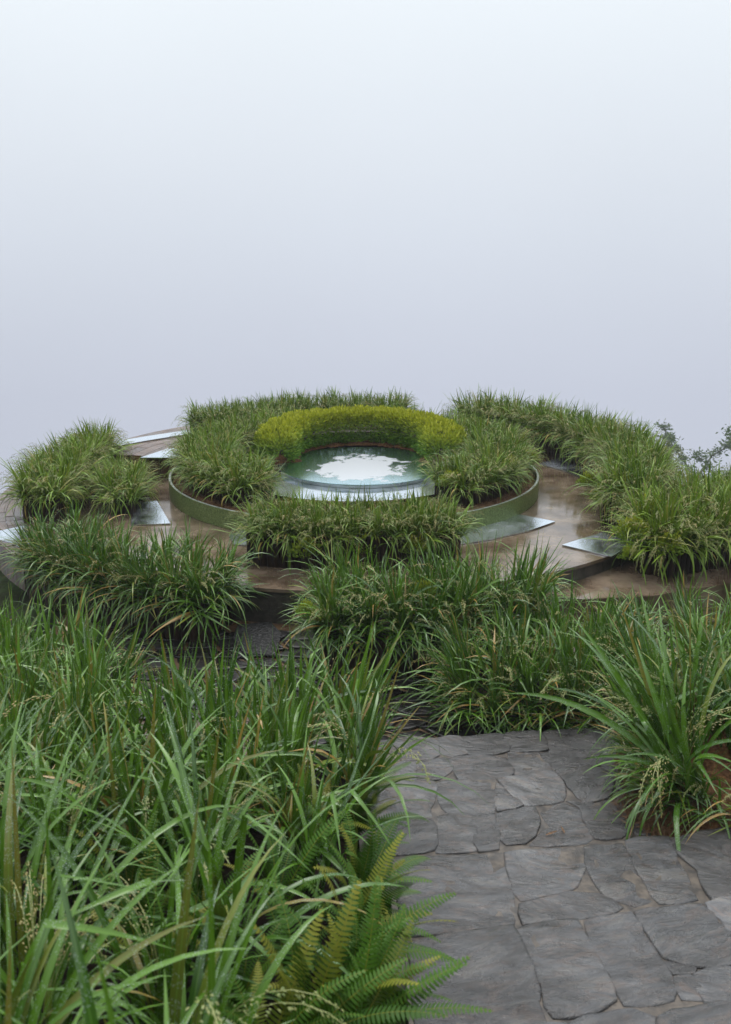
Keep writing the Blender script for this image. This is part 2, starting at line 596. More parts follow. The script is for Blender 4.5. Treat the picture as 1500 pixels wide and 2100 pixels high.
rim = tag(bpy.data.objects.new('plank_walkway', None), 'curved brown plank edging along the left rim of terrace', 'walkway')
col.objects.link(rim)


def arc_plank(r0, r1, a0, a1, z0, z1, mat, parent):
    return slab('plank', band(r0, r1, a0, a1, 5), z0, z1, mat, parent)


for k in range(4):
    a = 150 + (k % 2) * 2.6
    r0 = 3.664 + k * 0.082
    while a < 221:
        a2 = min(a + 5.2, 222)
        arc_plank(r0, r0 + 0.077, a + 0.05, a2 - 0.05, -0.04, 0.002 + rng.uniform(-0.003, 0.003), M['plank'], rim)
        a = a2
slab('fascia', band(3.95, 3.995, 150, 222, 24), -0.30, -0.012, M['board'], rim)

upper = tag(bpy.data.objects.new('raised_deck', None), kind='structure')
col.objects.link(upper)
UZ = 0.26
UA0, UA1 = 62, 170
slab('deck_body', band(2.14, 3.28, UA0 + 0.4, UA1 - 0.4, 30), 0.002, UZ - 0.03, M['kerb'], upper)
for k in range(8):
    a = UA0 + (k % 2) * 5
    r0 = 2.14 + k * 0.145
    while a < UA1:
        a2 = min(a + 11, UA1)
        arc_plank(r0 + 0.002, r0 + 0.141, a + 0.07, a2 - 0.07, UZ - 0.028, UZ + rng.uniform(-0.002, 0.002), M['plank'], upper)
        a = a2
# boards of the riser that faces the lower deck
a = R(UA1)
for k in range(15):
    r0 = 2.13 + k * 0.079
    c0 = Vector((CEN[0] + math.cos(a) * r0, CEN[1] + math.sin(a) * r0))
    c1 = Vector((CEN[0] + math.cos(a) * (r0 + 0.074), CEN[1] + math.sin(a) * (r0 + 0.074)))
    t = Vector((-math.sin(a), math.cos(a))) * 0.022
    slab('board', [tuple(c0), tuple(c1), tuple(c1 + t), tuple(c0 + t)], 0.002, UZ + 0.004 + rng.uniform(-.006, .004), M['board'], upper)

# ring that carries the middle planting, its band and the two mirror levels
RZ = 0.165
ring = tag(slab('ring_platform', circ(2.06), 0.002, RZ - 0.02, M['kerb']), kind='structure')
mb = MB()
n = 120
vv, ff = [], []
for i in range(n):
    a = 2 * math.pi * i / n
    for r, z in ((2.08, 0.003), (2.11, 0.003), (2.11, RZ + 0.03), (2.08, RZ + 0.03)):
        vv.append((CEN[0] + r * math.cos(a), CEN[1] + r * math.sin(a), z))
for i in range(n):
    j = (i + 1) % n
    for k in range(4):
        ff.append((i * 4 + k, j * 4 + k, j * 4 + (k + 1) % 4, i * 4 + (k + 1) % 4))
mb.add(vv, ff)
link('green_band', mb.mesh('green_band', M['turf'], False), ring)
mb = MB()
vv, ff = [], []
for i in range(n):
    a = 2 * math.pi * i / n
    for r, z in ((2.086, RZ + 0.031), (2.106, RZ + 0.031), (2.106, RZ + 0.034), (2.086, RZ + 0.034)):
        vv.append((CEN[0] + r * math.cos(a), CEN[1] + r * math.sin(a), z))
mb.add(vv, [(i * 4 + k, ((i + 1) % n) * 4 + k, ((i + 1) % n) * 4 + (k + 1) % 4, i * 4 + (k + 1) % 4) for i in range(n) for k in range(4)])
link('band_edge', mb.mesh('band_edge', M['edge'], False), ring)


def lumpy(name, poly, z, mat, amp, step, parent=None, rise=0.03, seed=1.0, slope=0.06):
    """uneven sheet of soil or fibre over a polygon, with its skirt"""
    xs, ys = [p[0] for p in poly], [p[1] for p in poly]
    x0, y0 = min(xs), min(ys)
    nx, ny = int((max(xs) - x0) / step) + 2, int((max(ys) - y0) / step) + 2
    idx, v, f = {}, [], []

    def vert(i, j):
        if (i, j) not in idx:
            x, y = x0 + i * step, y0 + j * step
            ins = inside((x, y), poly)
            d, q = edge_near((x, y), poly)
            if not ins: x, y, d = x + q[0], y + q[1], 0
            h = amp * noise.fractal(Vector((x * 9, y * 9, seed)), 1.0, 2.0, 4)
            zz = z(x, y) if callable(z) else z
            v.append((x, y, zz + rise * min(1, d / slope) + h * min(1, 0.3 + d / 0.08)))
            idx[(i, j)] = len(v) - 1
        return idx[(i, j)]
    for j in range(ny):
        for i in range(nx):
            if inside((x0 + (i + .5) * step, y0 + (j + .5) * step), poly):
                f.append((vert(i, j), vert(i + 1, j), vert(i + 1, j + 1), vert(i, j + 1)))
    mb = MB()
    mb.add(v, f)
    return link(name, mb.mesh(name, mat), parent)


lumpy('coir_mulch', circ(2.075, 90), RZ - 0.02, M['coir'], 0.03, 0.04, ring, 0.03)

low = tag(bpy.data.objects.new('lower_mirror', None), 'silver wet mirror step below the round disc', 'mirror')
col.objects.link(low)
low.location = (CEN[0], CEN[1], RZ + 0.03)
slab('plate', circ(1.42, 80, (0, 0)), 0.0, 0.014, M['mirror'], low)
disc = tag(bpy.data.objects.new('mirror_disc', None), 'round blue mirror disc with a white dew patch inside the hedge', 'mirror')
col.objects.link(disc)
disc.location = (CEN[0] + 0.08, CEN[1] + 0.02, RZ + 0.046)
slab('riser', circ(0.925, 80, (0, 0)), 0.0, 0.034, M['riser'], disc)
slab('disc_plate', circ(0.95, 96, (0, 0)), 0.035, 0.045, M['disc'], disc)

for poly, z, lab in (
    ([(880, 1095), (935, 1085), (1000, 1070), (1058, 1055), (1139, 1071), (1085, 1090), (1010, 1107), (930, 1119), (880, 1123)], 0.004, 'long mirror on wet deck below the green band, right'),
    ([(1153, 1119), (1240, 1092), (1285, 1088), (1300, 1115), (1255, 1143)], 0.004, 'pointed mirror at the right front rim of terrace'),
    ([(1105, 952), (1149, 939), (1188, 947), (1212, 973), (1197, 981), (1153, 965)], 0.004, 'mirror beside logs at the back right of deck'),
    ([(-40, 1098), (6, 1089), (56, 1078), (66, 1131), (50, 1128), (20, 1114), (-20, 1104)], 0.004, 'mirror beside the curved plank edging at far left'),
    ([(278, 1033), (322, 1028), (350, 1075), (268, 1078)], 0.004, 'mirror on deck left of the mulch ring'),
    ([(470, 1100), (500, 1088), (560, 1090), (560, 1122), (480, 1118)], 0.004, 'small mirror in the gap between two front planters'),
    ([(288, 940), (345, 921), (420, 918), (420, 940)], UZ + 0.004, 'white mirror at the front of the raised plank deck'),
    ([(214, 921), (212, 911), (300, 896), (395, 882), (395, 890), (300, 905)], UZ + 0.004, 'thin white mirror strip along back rim of raised deck')):
    pts = [at(x, y, z) for x, y in poly]
    tag(slab('floor_mirror', pts, z, z + 0.010, M['mirror']), lab, 'mirror')

tag(slab('lower_path', [at(x, y, -0.15) for x, y in ((1120, 1180), (1200, 1165), (1270, 1140), (1500, 1080), (1680, 1070), (1680, 1165), (1450, 1204), (1340, 1222), (1200, 1229), (1120, 1225))], -0.5, -0.15, M['deck']), kind='structure')

# ------------------------------------------------------------------ slate stairs
stairs = tag(bpy.data.objects.new('stone_stairs', None), kind='structure')
col.objects.link(stairs)
STEPZ = [-0.15, 0.0, 0.15, 0.30, 0.45]


def stone(poly, z, thick=0.075, dark=0.0, tilt=(0, 0), name='stone', parent=None, mat='slate', px=True, shrink=-0.017, amp=0.008):
    pts = [Vector(at(x, y, z)) for x, y in poly] if px else [Vector(p) for p in poly]
    ar = sum(pts[i - 1].x * pts[i].y - pts[i].x * pts[i - 1].y for i in range(len(pts)))
    if ar < 0: pts.reverse()
    c = sum(pts, Vector((0, 0))) / len(pts)
    # rough outline: split every side and jitter
    out = []
    for i in range(len(pts)):
        a, b = pts[i], pts[(i + 1) % len(pts)]
        L = (b - a).length
        k = max(1, int(L / 0.05))
        nrm = Vector(((b - a).y, -(b - a).x)) / (L + 1e-9)
        for q in range(k):
            p = a.lerp(b, q / k)
            s = rng.uniform(-0.008, 0.004) if q else -0.010
            out.append(p + nrm * (s - shrink))
    n = len(out)
    sd = rng.uniform(0, 90)
    hz = lambda p: amp * noise.fractal(Vector((p.x * 7, p.y * 11, sd)), 1.0, 2.0, 4) + (p.x - c.x) * tilt[0] + (p.y - c.y) * tilt[1]
    rings = [(1.0, -thick), (1.0, -0.007), (0.98, -0.001), (0.93, 0.0), (0.65, 0.0), (0.34, 0.0)]
    v, f = [], []
    for s, dz in rings:
        for p in out:
            q = c + (p - c) * s
            v.append((q.x, q.y, z + dz + (hz(q) if dz > -0.05 else 0)))
    v.append((c.x, c.y, z + hz(c)))
    for k in range(len(rings) - 1):
        for i in range(n):
            j = (i + 1) % n
            f.append((k * n + i, k * n + j, (k + 1) * n + j, (k + 1) * n + i))
    k = len(rings) - 1
    for i in range(n):
        f.append((k * n + i, k * n + (i + 1) % n, len(v) - 1))
    m = MB()
    m.add(v, f, [(dark, dark, dark, 1)] * len(v))
    return link(name, m.mesh(name, M[mat]), parent or stairs)


ROWS = {
 0: [([(640, 1528), (725, 1521), (812, 1517), (820, 1558), (735, 1563), (640, 1572)], 0),
     ([(814, 1514), (893, 1511), (901, 1548), (885, 1556), (822, 1559)], 0),
     ([(899, 1512), (945, 1509), (958, 1547), (928, 1551), (904, 1546)], .45),
     ([(946, 1509), (1035, 1503), (1043, 1540), (1030, 1543), (960, 1546)], .75),
     ([(1037, 1503), (1110, 1500), (1125, 1538), (1044, 1538)], .85),
     ([(1113, 1500), (1215, 1494), (1235, 1535), (1127, 1542)], .95),
     ([(1217, 1494), (1340, 1490), (1350, 1535), (1237, 1537)], .95),
     ([(1108, 1542), (1236, 1538), (1228, 1570), (1136, 1577)], .9),
     ([(1238, 1538), (1350, 1537), (1350, 1562), (1232, 1569)], .9),
     ([(735, 1565), (822, 1560), (857, 1561), (850, 1580), (858, 1600), (740, 1606)], 0),
     ([(860, 1561), (916, 1552), (930, 1573), (913, 1589), (882, 1600), (857, 1600)], 0),
     ([(919, 1554), (958, 1549), (1040, 1553), (1053, 1588), (1016, 1598), (940, 1600), (933, 1570)], 0),
     ([(1042, 1542), (1105, 1540), (1133, 1580), (1066, 1592), (1055, 1588)], .15)],
 1: [([(745, 1610), (827, 1603), (893, 1602), (893, 1627), (882, 1657), (887, 1677), (815, 1672), (745, 1680)], 0),
     ([(895, 1602), (1018, 1598), (1017, 1630), (1013, 1667), (973, 1670), (920, 1670), (897, 1630)], 0),
     ([(1020, 1602), (1073, 1652), (1018, 1662)], .1),
     ([(1020, 1597), (1067, 1590), (1137, 1580), (1157, 1607), (1155, 1643), (1103, 1650), (1075, 1650)], 0),
     ([(1140, 1577), (1233, 1573), (1259, 1601), (1244, 1636), (1196, 1643), (1160, 1600)], 0),
     ([(1236, 1571), (1333, 1564), (1400, 1560), (1400, 1610), (1264, 1618), (1260, 1601)], 0),
     ([(780, 1682), (886, 1679), (896, 1713), (890, 1742), (800, 1752)], 0),
     ([(888, 1674), (970, 1672), (977, 1713), (978, 1745), (893, 1748), (897, 1713)], .1),
     ([(972, 1672), (1016, 1670), (1019, 1693), (1022, 1740), (981, 1744)], 0),
     ([(1020, 1667), (1100, 1654), (1105, 1693), (1097, 1713), (1077, 1728), (1037, 1730), (1022, 1715)], .2),
     ([(1108, 1653), (1157, 1647), (1193, 1660), (1218, 1720), (1180, 1732), (1085, 1732), (1130, 1697)], 0),
     ([(1162, 1640), (1196, 1645), (1246, 1638), (1290, 1664), (1299, 1693), (1273, 1718), (1221, 1719), (1190, 1655)], .5),
     ([(1262, 1622), (1400, 1612), (1420, 1700), (1302, 1708), (1300, 1680)], .7)],
 2: [([(820, 1760), (1019, 1750), (1034, 1760), (1054, 1841), (1059, 1870), (1054, 1896), (930, 1912), (825, 1915)], .05),
     ([(1036, 1747), (1193, 1737), (1195, 1793), (1183, 1818), (1110, 1838), (1065, 1846)], .0),
     ([(1200, 1735), (1277, 1728), (1300, 1777), (1343, 1850), (1300, 1858), (1253, 1843), (1213, 1797)], 0),
     ([(1285, 1722), (1373, 1715), (1388, 1760), (1423, 1830), (1430, 1846), (1350, 1852), (1300, 1767)], .1),
     ([(1380, 1717), (1530, 1690), (1540, 1836), (1460, 1845), (1433, 1783), (1393, 1750)], .6),
     ([(1067, 1852), (1190, 1828), (1233, 1832), (1279, 1860), (1233, 1877), (1070, 1893)], .4)],
 3: [([(845, 1930), (947, 1914), (1056, 1900), (1098, 2004), (1106, 2050), (1010, 2062), (850, 2070)], .1),
     ([(850, 2076), (1012, 2066), (1108, 2055), (1122, 2098), (1010, 2112), (850, 2118)], .1),
     ([(1062, 1898), (1187, 1883), (1197, 1910), (1230, 1970), (1263, 2050), (1227, 2073), (1133, 2084), (1112, 2017)], .15),
     ([(1200, 1885), (1297, 1870), (1320, 1917), (1350, 1957), (1387, 2033), (1380, 2050), (1278, 2060), (1253, 2000), (1213, 1933)], 0),
     ([(1303, 1867), (1440, 1850), (1473, 1890), (1512, 1930), (1512, 1976), (1433, 1981), (1360, 1960), (1333, 1917)], 0),
     ([(1448, 1850), (1560, 1830), (1580, 1930), (1518, 1930), (1480, 1885)], 0),
     ([(1363, 1968), (1431, 1985), (1423, 1994), (1379, 1996)], 0),
     ([(1423, 1997), (1510, 1983), (1590, 1980), (1590, 2040), (1443, 2053)], 0),
     ([(1385, 2000), (1418, 1998), (1440, 2053), (1397, 2047)], .1)],
 4: [([(850, 2126), (1010, 2116), (1165, 2100), (1172, 2260), (850, 2290)], 0),
     ([(1168, 2098), (1300, 2068), (1345, 2085), (1390, 2250), (1180, 2260)], 0),
     ([(1350, 2083), (1510, 2052), (1700, 2040), (1720, 2230), (1396, 2250)], 0)],
}
for k, stones in ROWS.items():
    for poly, dk in stones:
        stone(poly, STEPZ[k] + rng.uniform(-0.003, 0.004), dark=dk, tilt=(rng.uniform(-.02, .02), rng.uniform(-.02, .02)))
# mortar beds: one step below another, each reaching under the next
edges = [[(620, 1527), (740, 1519), (950, 1508), (1120, 1499), (1360, 1489)], [(735, 1609), (900, 1600), (1020, 1596), (1137, 1578), (1236, 1570), (1420, 1558)],
         [(800, 1760), (1035, 1746), (1200, 1734), (1285, 1721), (1400, 1713), (1560, 1688)], [(830, 1930), (1056, 1899), (1200, 1883), (1300, 1868), (1450, 1849), (1600, 1826)],
         [(835, 2124), (1010, 2114), (1170, 2097), (1300, 2067), (1510, 2051), (1750, 2036)]]
for k, e in enumerate(edges):
    z = STEPZ[k]
    front = [at(x, y, z) for x, y in e]
    nxt = [at(x, y, STEPZ[k + 1]) for x, y in edges[k + 1]] if k < 4 else [(0.1, 1.3), (1.9, 1.3)]
    yb = min(p[1] for p in nxt) - 0.08
    poly = front + [(max(front[-1][0], 1.9), yb), (front[0][0] if k else -0.2, yb)]
    slab('mortar_bed', poly, z - 0.06, z - 0.006, M['mortar'], stairs)
    slab('step_core', [(x * .995 + .004, y - .004) for x, y in poly], z - 0.45, z - 0.06, M['kerb'], stairs)
# the steps that go on up past the camera
for k in range(3):
    z = 0.60 + 0.15 * k
    y1 = 1.95 - 0.62 * k
    slab('mortar_bed', [(0.1, y1), (1.9, y1 - 0.05), (1.9, y1 - 0.75), (0.1, y1 - 0.75)], z - 0.45, z - 0.012, M['mortar'], stairs)
    x = 0.11
    while x < 1.8:
        x2 = min(1.9, x + rng.uniform(0.25, 0.42))
        stone([(x, y1 - .01), (x2 - .01, y1 - .02), (x2 - .02, y1 - .62), (x + .01, y1 - .61)], z, px=False)
        x = x2

# lower path of dark crazy paving
path = tag(slab('paved_path', [(-2.6, 6.2), (-0.2, 5.45), (1.9, 5.55), (2.2, 6.9), (0.9, 8.3), (-0.9, 8.1), (-2.6, 8.0)], -0.60, -0.318, M['path_mortar']), kind='structure')
nxp, nyp = 15, 12
gp = {}
for j in range(nyp + 1):
    for i in range(nxp + 1):
        gp[i, j] = (-2.3 + 0.27 * i + (j % 2) * 0.12 + rng.uniform(-.06, .06), 5.55 + 0.19 * j + rng.uniform(-.045, .045))
for j in range(nyp):
    for i in range(nxp):
        q = [gp[i, j], gp[i + 1, j], gp[i + 1, j + 1], gp[i, j + 1]]
        cx_, cy_ = sum(p[0] for p in q) / 4, sum(p[1] for p in q) / 4
        if cx_ > 1.6 or math.hypot(cx_ - CEN[0], cy_ - CEN[1]) < 3.62 or (cy_ < 6.1 and cx_ < -0.45): continue
        stone(q, -0.30 + rng.uniform(-.004, .004), 0.05, name='slab', parent=path, mat='slab', px=False, shrink=0.016, amp=0.004)
tag(slab('water', [at(x, y, -0.292) for x, y in ((488, 1282), (555, 1276), (578, 1300), (566, 1345), (500, 1340), (478, 1310))], -0.30, -0.287, M['water']), kind='structure')

# ------------------------------------------------------------------ plants: shapes
def blade(L, W, lean, droop, power=1.6, seg=7, tw=0.0, age=0.0, br=0.5, three=True, kink=None, base=(0, 0), az=0.0):
    """one leaf: a folded ribbon that arches over; bends in the x-z plane"""
    v, t, f = [], [], []
    x = z = 0.0
    ds = L / seg
    for i in range(seg + 1):
        s = i / seg
        th = lean + droop * s ** power
        if kink and s > kink[0]: th += kink[1]
        wid = W * (0.45 + 0.55 * min(1, s / 0.25)) * (1 - max(0, (s - 0.45) / 0.55) ** 1.7) + 0.0006
        tx, tz = math.sin(th), math.cos(th)
        a = tw * s
        ux, uy, uz = -tz * math.sin(a), math.cos(a), tx * math.sin(a)
        ag = min(1, max(0, age * 1.3 * s ** 0.6 if age < 0.5 else age))
        h = wid * 0.5
        if three:
            v += [(x + ux * h, uy * h, z + uz * h), (x + tz * wid * 0.16, 0, z - tx * wid * 0.16), (x - ux * h, -uy * h, z - uz * h)]
            t += [(ag, br, s, 0.0), (ag, br, s, 0.5), (ag, br, s, 1.0)]
        else:
            v += [(x + ux * h, uy * h, z + uz * h), (x - ux * h, -uy * h, z - uz * h)]
            t += [(ag, br, s, 0.2), (ag, br, s, 0.8)]
        x += tx * ds
        z += tz * ds
    k = 3 if three else 2
    for i in range(seg):
        for q in range(k - 1):
            a = i * k + q
            f.append((a, a + 1, a + k + 1, a + k))
    v = rotz(np.array(v), az) + np.array([base[0], base[1], 0])
    return v, f, t


def grain(p, d, l, w, age, br, mb):
    d = d / (np.linalg.norm(d) + 1e-9)
    u = np.cross(d, [0.3, 0.5, 0.8])
    u /= np.linalg.norm(u) + 1e-9
    q = np.cross(d, u)
    m = p + d * l * 0.5
    v = [p, m + u * w, m + (-0.5 * u + 0.87 * q) * w, m + (-0.5 * u - 0.87 * q) * w, p + d * l]
    mb.add(v, [(0, 2, 1), (0, 3, 2), (0, 1, 3), (4, 1, 2), (4, 2, 3), (4, 3, 1)], [(age, br, 0, .5)] * 5)


def panicle(mb, L, lean, droop, r, grains, gl, age, az=0.0, base=(0, 0), wid=0.0022):
    """stalk that nods over, its end hung with grains"""
    seg = 12
    pts, x, z = [], 0.0, 0.0
    for i in range(seg + 1):
        s = i / seg
        pts.append((x, 0, z))
        th = lean + droop * s ** 2.6
        x += math.sin(th) * L / seg
        z += math.cos(th) * L / seg
    pts = np.array(pts)
    st = []
    for i, p in enumerate(pts):
        st += [p + [0, wid / 2, 0], p + [0, -wid / 2, 0]]
    sub = MB()
    sub.add(st, [(2 * i, 2 * i + 1, 2 * i + 3, 2 * i + 2) for i in range(seg)], [(0.1, 0.4, 0, .5)] * len(st))
    start = 0.56
    for g in range(grains):
        s = start + (1 - start) * (g + r.random()) / grains
        i = min(seg - 1, int(s * seg))
        p = pts[i] + (pts[i + 1] - pts[i]) * (s * seg - i)
        d = pts[i + 1] - pts[i]
        d = d / np.linalg.norm(d)
        side = np.array([r.uniform(-1, 1), r.uniform(-1, 1), r.uniform(-1, .4)])
        off = side * gl * (1.4 * (1 - (s - start) / (1 - start)) + 0.35)
        grain(p + off, d * 0.8 + side * 0.35 + np.array([0, 0, -0.35]), gl * r.uniform(.8, 1.15), gl * 0.23, min(1, max(0, age + r.uniform(-.15, .15))), r.random(), sub)
    V_ = rotz(np.concatenate(sub.v), az) + np.array([base[0], base[1], 0])
    mb.add(V_, sub.f, np.concatenate(sub.t))


def rand_blade(r, L, W, style=None, seg=7, three=True, az=0.0, base=(0, 0)):
    style = style or r.choices(('up', 'arch', 'fall', 'kink'), (0.46, 0.32, 0.15, 0.07))[0]
    age = r.choices((0.0, 0.22, 0.45, 0.85), (0.83, 0.12, 0.03, 0.02))[0]
    br = r.random()
    if style == 'up':
        p = dict(lean=r.uniform(.02, .26), droop=r.uniform(.0, .45), power=1.5)
    elif style == 'arch':
        p = dict(lean=r.uniform(.10, .40), droop=r.uniform(.9, 1.8), power=r.uniform(1.4, 2.2))
    elif style == 'fall':
        p = dict(lean=r.uniform(.2, .6), droop=r.uniform(1.8, 2.6), power=r.uniform(1.0, 1.6))
    else:
        p = dict(lean=r.uniform(.1, .4), droop=r.uniform(.2, .6), power=1.5, kink=(r.uniform(.45, .7), r.uniform(.9, 1.9)))
    return blade(L * r.uniform(.75, 1.2), W * r.uniform(.75, 1.2), tw=r.uniform(-.9, .9), age=age, br=br, seg=seg, three=three, az=az, base=base, **p)


def rice_clump(mb, smb, r, nb, L, W, np_, seg=6, three=False, grains=22, gl=0.011, spread=0.035):
    for _ in range(nb):
        a, b = r.uniform(0, 6.283), r.uniform(0, 6.283)
        rad = spread * math.sqrt(r.random())
        mb.add(*rand_blade(r, L, W, seg=seg, three=three, az=a, base=(rad * math.cos(b), rad * math.sin(b))))
    for _ in range(nb // 4):       # old leaves and culms low down
        a = r.uniform(0, 6.283)
        mb.add(*blade(L * r.uniform(.3, .7), W * .6, r.uniform(.1, .7), r.uniform(.2, 1.6), 1.5, max(3, seg - 2), age=r.choice((.3, .6, .95)), br=.5, three=three, az=a))
    for _ in range(np_):
        a = r.uniform(0, 6.283)
        panicle(smb, L * r.uniform(.95, 1.2), r.uniform(.05, .25), r.uniform(1.9, 2.9), r, grains, gl, r.choice((0, .1, .25, .6)), az=a)


def clump_data(mb):
    return np.concatenate(mb.v), list(mb.f), np.concatenate(mb.t)


# ------------------------------------------------------------------ plants: stocks of shared meshes
pr = random.Random(21)
# mid-distance rice: foliage and seed heads
MID = []
for k in range(9):
    a, b = MB(), MB()
    rice_clump(a, b, pr, 40, 0.52, 0.0170, 0, 8, True, spread=.055)
    heads = []
    for q in range(2):
        c = MB()
        panicle(c, 0.50 * pr.uniform(.95, 1.2), pr.uniform(.05, .3), pr.uniform(1.9, 2.8), pr, 48, 0.011, pr.choice((0, .1, .3, .6)))
        heads.append(c.mesh('seed_head', M['seed'], False))
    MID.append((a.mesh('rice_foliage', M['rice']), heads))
# distant rice, to be joined into one mass for each bed
FAR = []
for k in range(8):
    a, b = MB(), MB()
    rice_clump(a, b, pr, 26, 0.40, 0.0150, 4, 6, False, 26, 0.0115)
    FAR.append((clump_data(a), clump_data(b)))
# skirts: leaves and seed heads that fall outwards (towards +x) over the edge of a bed
def skirt(L, W, nb, np_, seg, three, grains):
    a, b = MB(), MB()
    for _ in range(nb):
        az = pr.gauss(0, .95)
        age = pr.choices((0.0, .25, .5, .95), (.83, .11, .03, .03))[0]
        up = pr.random() < .3
        a.add(*blade(L * pr.uniform(.4, 1.15), W * pr.uniform(.6, 1.15), pr.uniform(.1, .9), pr.uniform(.2, 1.0) if up else pr.uniform(1.3, 2.6), pr.uniform(.5, 1.8), seg, pr.uniform(-.8, .8), age, pr.random(), three, az=az, base=(pr.uniform(-.04, .04), pr.uniform(-.07, .07))))
    for _ in range(np_):
        panicle(b, L * pr.uniform(.8, 1.1), pr.uniform(.25, .6), pr.uniform(1.8, 2.6), pr, grains, .0115, pr.choice((0, .15, .35, .7)), az=pr.gauss(0, .5))
    return a, b


FSKIRT = [tuple(clump_data(q) for q in skirt(.43, .0150, 18, 4, 7, False, 26)) for _ in range(6)]
MSKIRT = []
for k in range(7):
    a, b = skirt(.58, .0175, 26, 0, 9, True, 0)
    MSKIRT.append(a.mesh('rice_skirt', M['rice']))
# near rice: single leaves
LEAF = []
for k in range(46):
    a = MB()
    a.add(*rand_blade(pr, 0.72, 0.0215, ('arch', 'arch', 'fall', 'arch', 'kink', 'arch', 'up', 'arch')[k % 8], 12, True))
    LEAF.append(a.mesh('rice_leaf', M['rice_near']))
HEAD = []
for k in range(12):
    a = MB()
    for q in range(4):
        panicle(a, 0.60 * pr.uniform(.9, 1.1), 0.16 + pr.uniform(-.05, .05), pr.uniform(1.9, 2.9), pr, 40, 0.0105, pr.choice((0, .05, .2, .5)), az=pr.uniform(-.25, .25))
    HEAD.append(a.mesh('seed_head', M['seed'], False))


def frond(r, L):
    mb = MB()
    lean, droop, pw = r.uniform(.15, .6), r.uniform(.5, 1.5), r.uniform(1.2, 2)
    npair = 36
    x = z = 0.0
    br = r.random()
    old = r.choices((0, .25, .6), (.75, .18, .07))[0]
    P, D = [], []
    for i in range(npair + 1):
        s = i / npair
        th = lean + droop * s ** pw
        P.append((x, z))
        D.append(th)
        x += math.sin(th) * L / npair
        z += math.cos(th) * L / npair
    vv = []
    for i, (px_, pz_) in enumerate(P):
        wd = 0.0016 * (1 - i / npair) + .0005
        vv += [(px_, wd, pz_), (px_, -wd, pz_)]
    mb.add(vv, [(2 * i, 2 * i + 1, 2 * i + 3, 2 * i + 2) for i in range(npair)], [(.5, .3, 0, .3)] * len(vv))
    for i in range(2, npair):
        s = i / npair
        ln = L * 0.082 * min(1, (s / 0.25) ** .7) * (1 - s ** 3.2) * r.uniform(.9, 1.08) + 0.004
        wd = L / npair * 0.70
        tx, tz = math.sin(D[i]), math.cos(D[i])
        nx_, nz_ = tz, -tx
        if nz_ < 0: nx_, nz_ = -nx_, -nz_
        px_, pz_ = P[i]
        for sd_ in (-1, 1):
            dr = -0.16 * ln
            def pt(a, b, lift):
                return (px_ + tx * (a + b * 0.28) + nx_ * lift, sd_ * b, pz_ + tz * (a + b * 0.28) + nz_ * lift)
            v = [pt(-wd * .5, 0, 0), pt(wd * .5, 0, 0), pt(-wd * .45, ln * .6, dr * .3), pt(wd * .42, ln * .6, dr * .3), pt(0, ln, dr)]
            f = [(0, 1, 3, 2), (2, 3, 4)] if sd_ > 0 else [(1, 0, 2, 3), (3, 2, 4)]
            b_ = min(1, br * .7 + s * .45)
            mb.add(v, f, [(old * s, b_, s, .2)] * 5)
    return mb.mesh('frond', M['fern'], False)


FROND = [frond(pr, pr.uniform(.30, .46)) for _ in range(18)]


def spray_mesh(r, rad, hgt, nleaf, ls, gold, name='golden_foliage', mat='gold'):
    """dense small leaves on short shoots: a dome"""
    mb = MB()
    for _ in range(nleaf):
        u, a = r.random(), r.uniform(0, 6.283)
        ph = math.acos(1 - u)
        k = r.uniform(.55, 1.08) * (1 + .15 * math.sin(3 * a + 5 * u))
        p = np.array([rad * k * math.sin(ph) * math.cos(a), rad * k * math.sin(ph) * math.sin(a), hgt * (0.15 + 0.85 * k * math.cos(ph))])
        leaf3(mb, r, p, np.array([math.cos(a) * math.sin(ph), math.sin(a) * math.sin(ph), math.cos(ph) + .6]), ls * r.uniform(.7, 1.3), max(0, min(1, gold * (p[2] / hgt) ** 1.5 * r.uniform(.5, 1.3))), r.random() * .9)
    return mb.mesh(name, M[mat], False)


def leaf3(mb, r, p, d, l, age, br):
    d = d + np.array([r.uniform(-.8, .8), r.uniform(-.8, .8), r.uniform(-.5, .5)])
    d /= np.linalg.norm(d) + 1e-9
    u = np.cross(d, [r.uniform(-1, 1), r.uniform(-1, 1), r.uniform(-1, 1)])
    u /= np.linalg.norm(u) + 1e-9
    w_ = l * .2
    mb.add([p, p + d * l * .5 + u * w_, p + d * l, p + d * l * .5 - u * w_], [(0, 1, 2, 3)], [(age, br, 0, .2)] * 4)


SHRUB = [spray_mesh(pr, .12, .17, 620, .034, .75) for _ in range(4)]
lm = MB()
st_ = []
for i in range(5):
    v, f, t = blade(.16, .006, pr.uniform(0, .4), .3, seg=3, az=i * 1.3, age=.9)
    lm.add(v, f, t)
SHRUB_STEM = lm.mesh('stem', M['bark'])

# a round log of a palisade
LOG = []
for k in range(5):
    rr = random.Random(k)
    v, f, S = [], [], 9
    ph = [rr.uniform(.86, 1.12) for _ in range(S)]
    for z_, sc in ((0, 1.0), (.5, rr.uniform(.95, 1.04)), (.965, 1.0), (1.0, .86)):
        for i in range(S):
            a = 2 * math.pi * i / S
            v.append((math.cos(a) * ph[i] * sc, math.sin(a) * ph[i] * sc, z_))
    for j in range(3):
        for i in range(S):
            f.append((j * S + i, j * S + (i + 1) % S, (j + 1) * S + (i + 1) % S, (j + 1) * S + i))
    f.append(tuple(range(3 * S, 4 * S)))
    m_ = MB()
    m_.add(v, f)
    LOG.append(m_.mesh('log', M['log']))

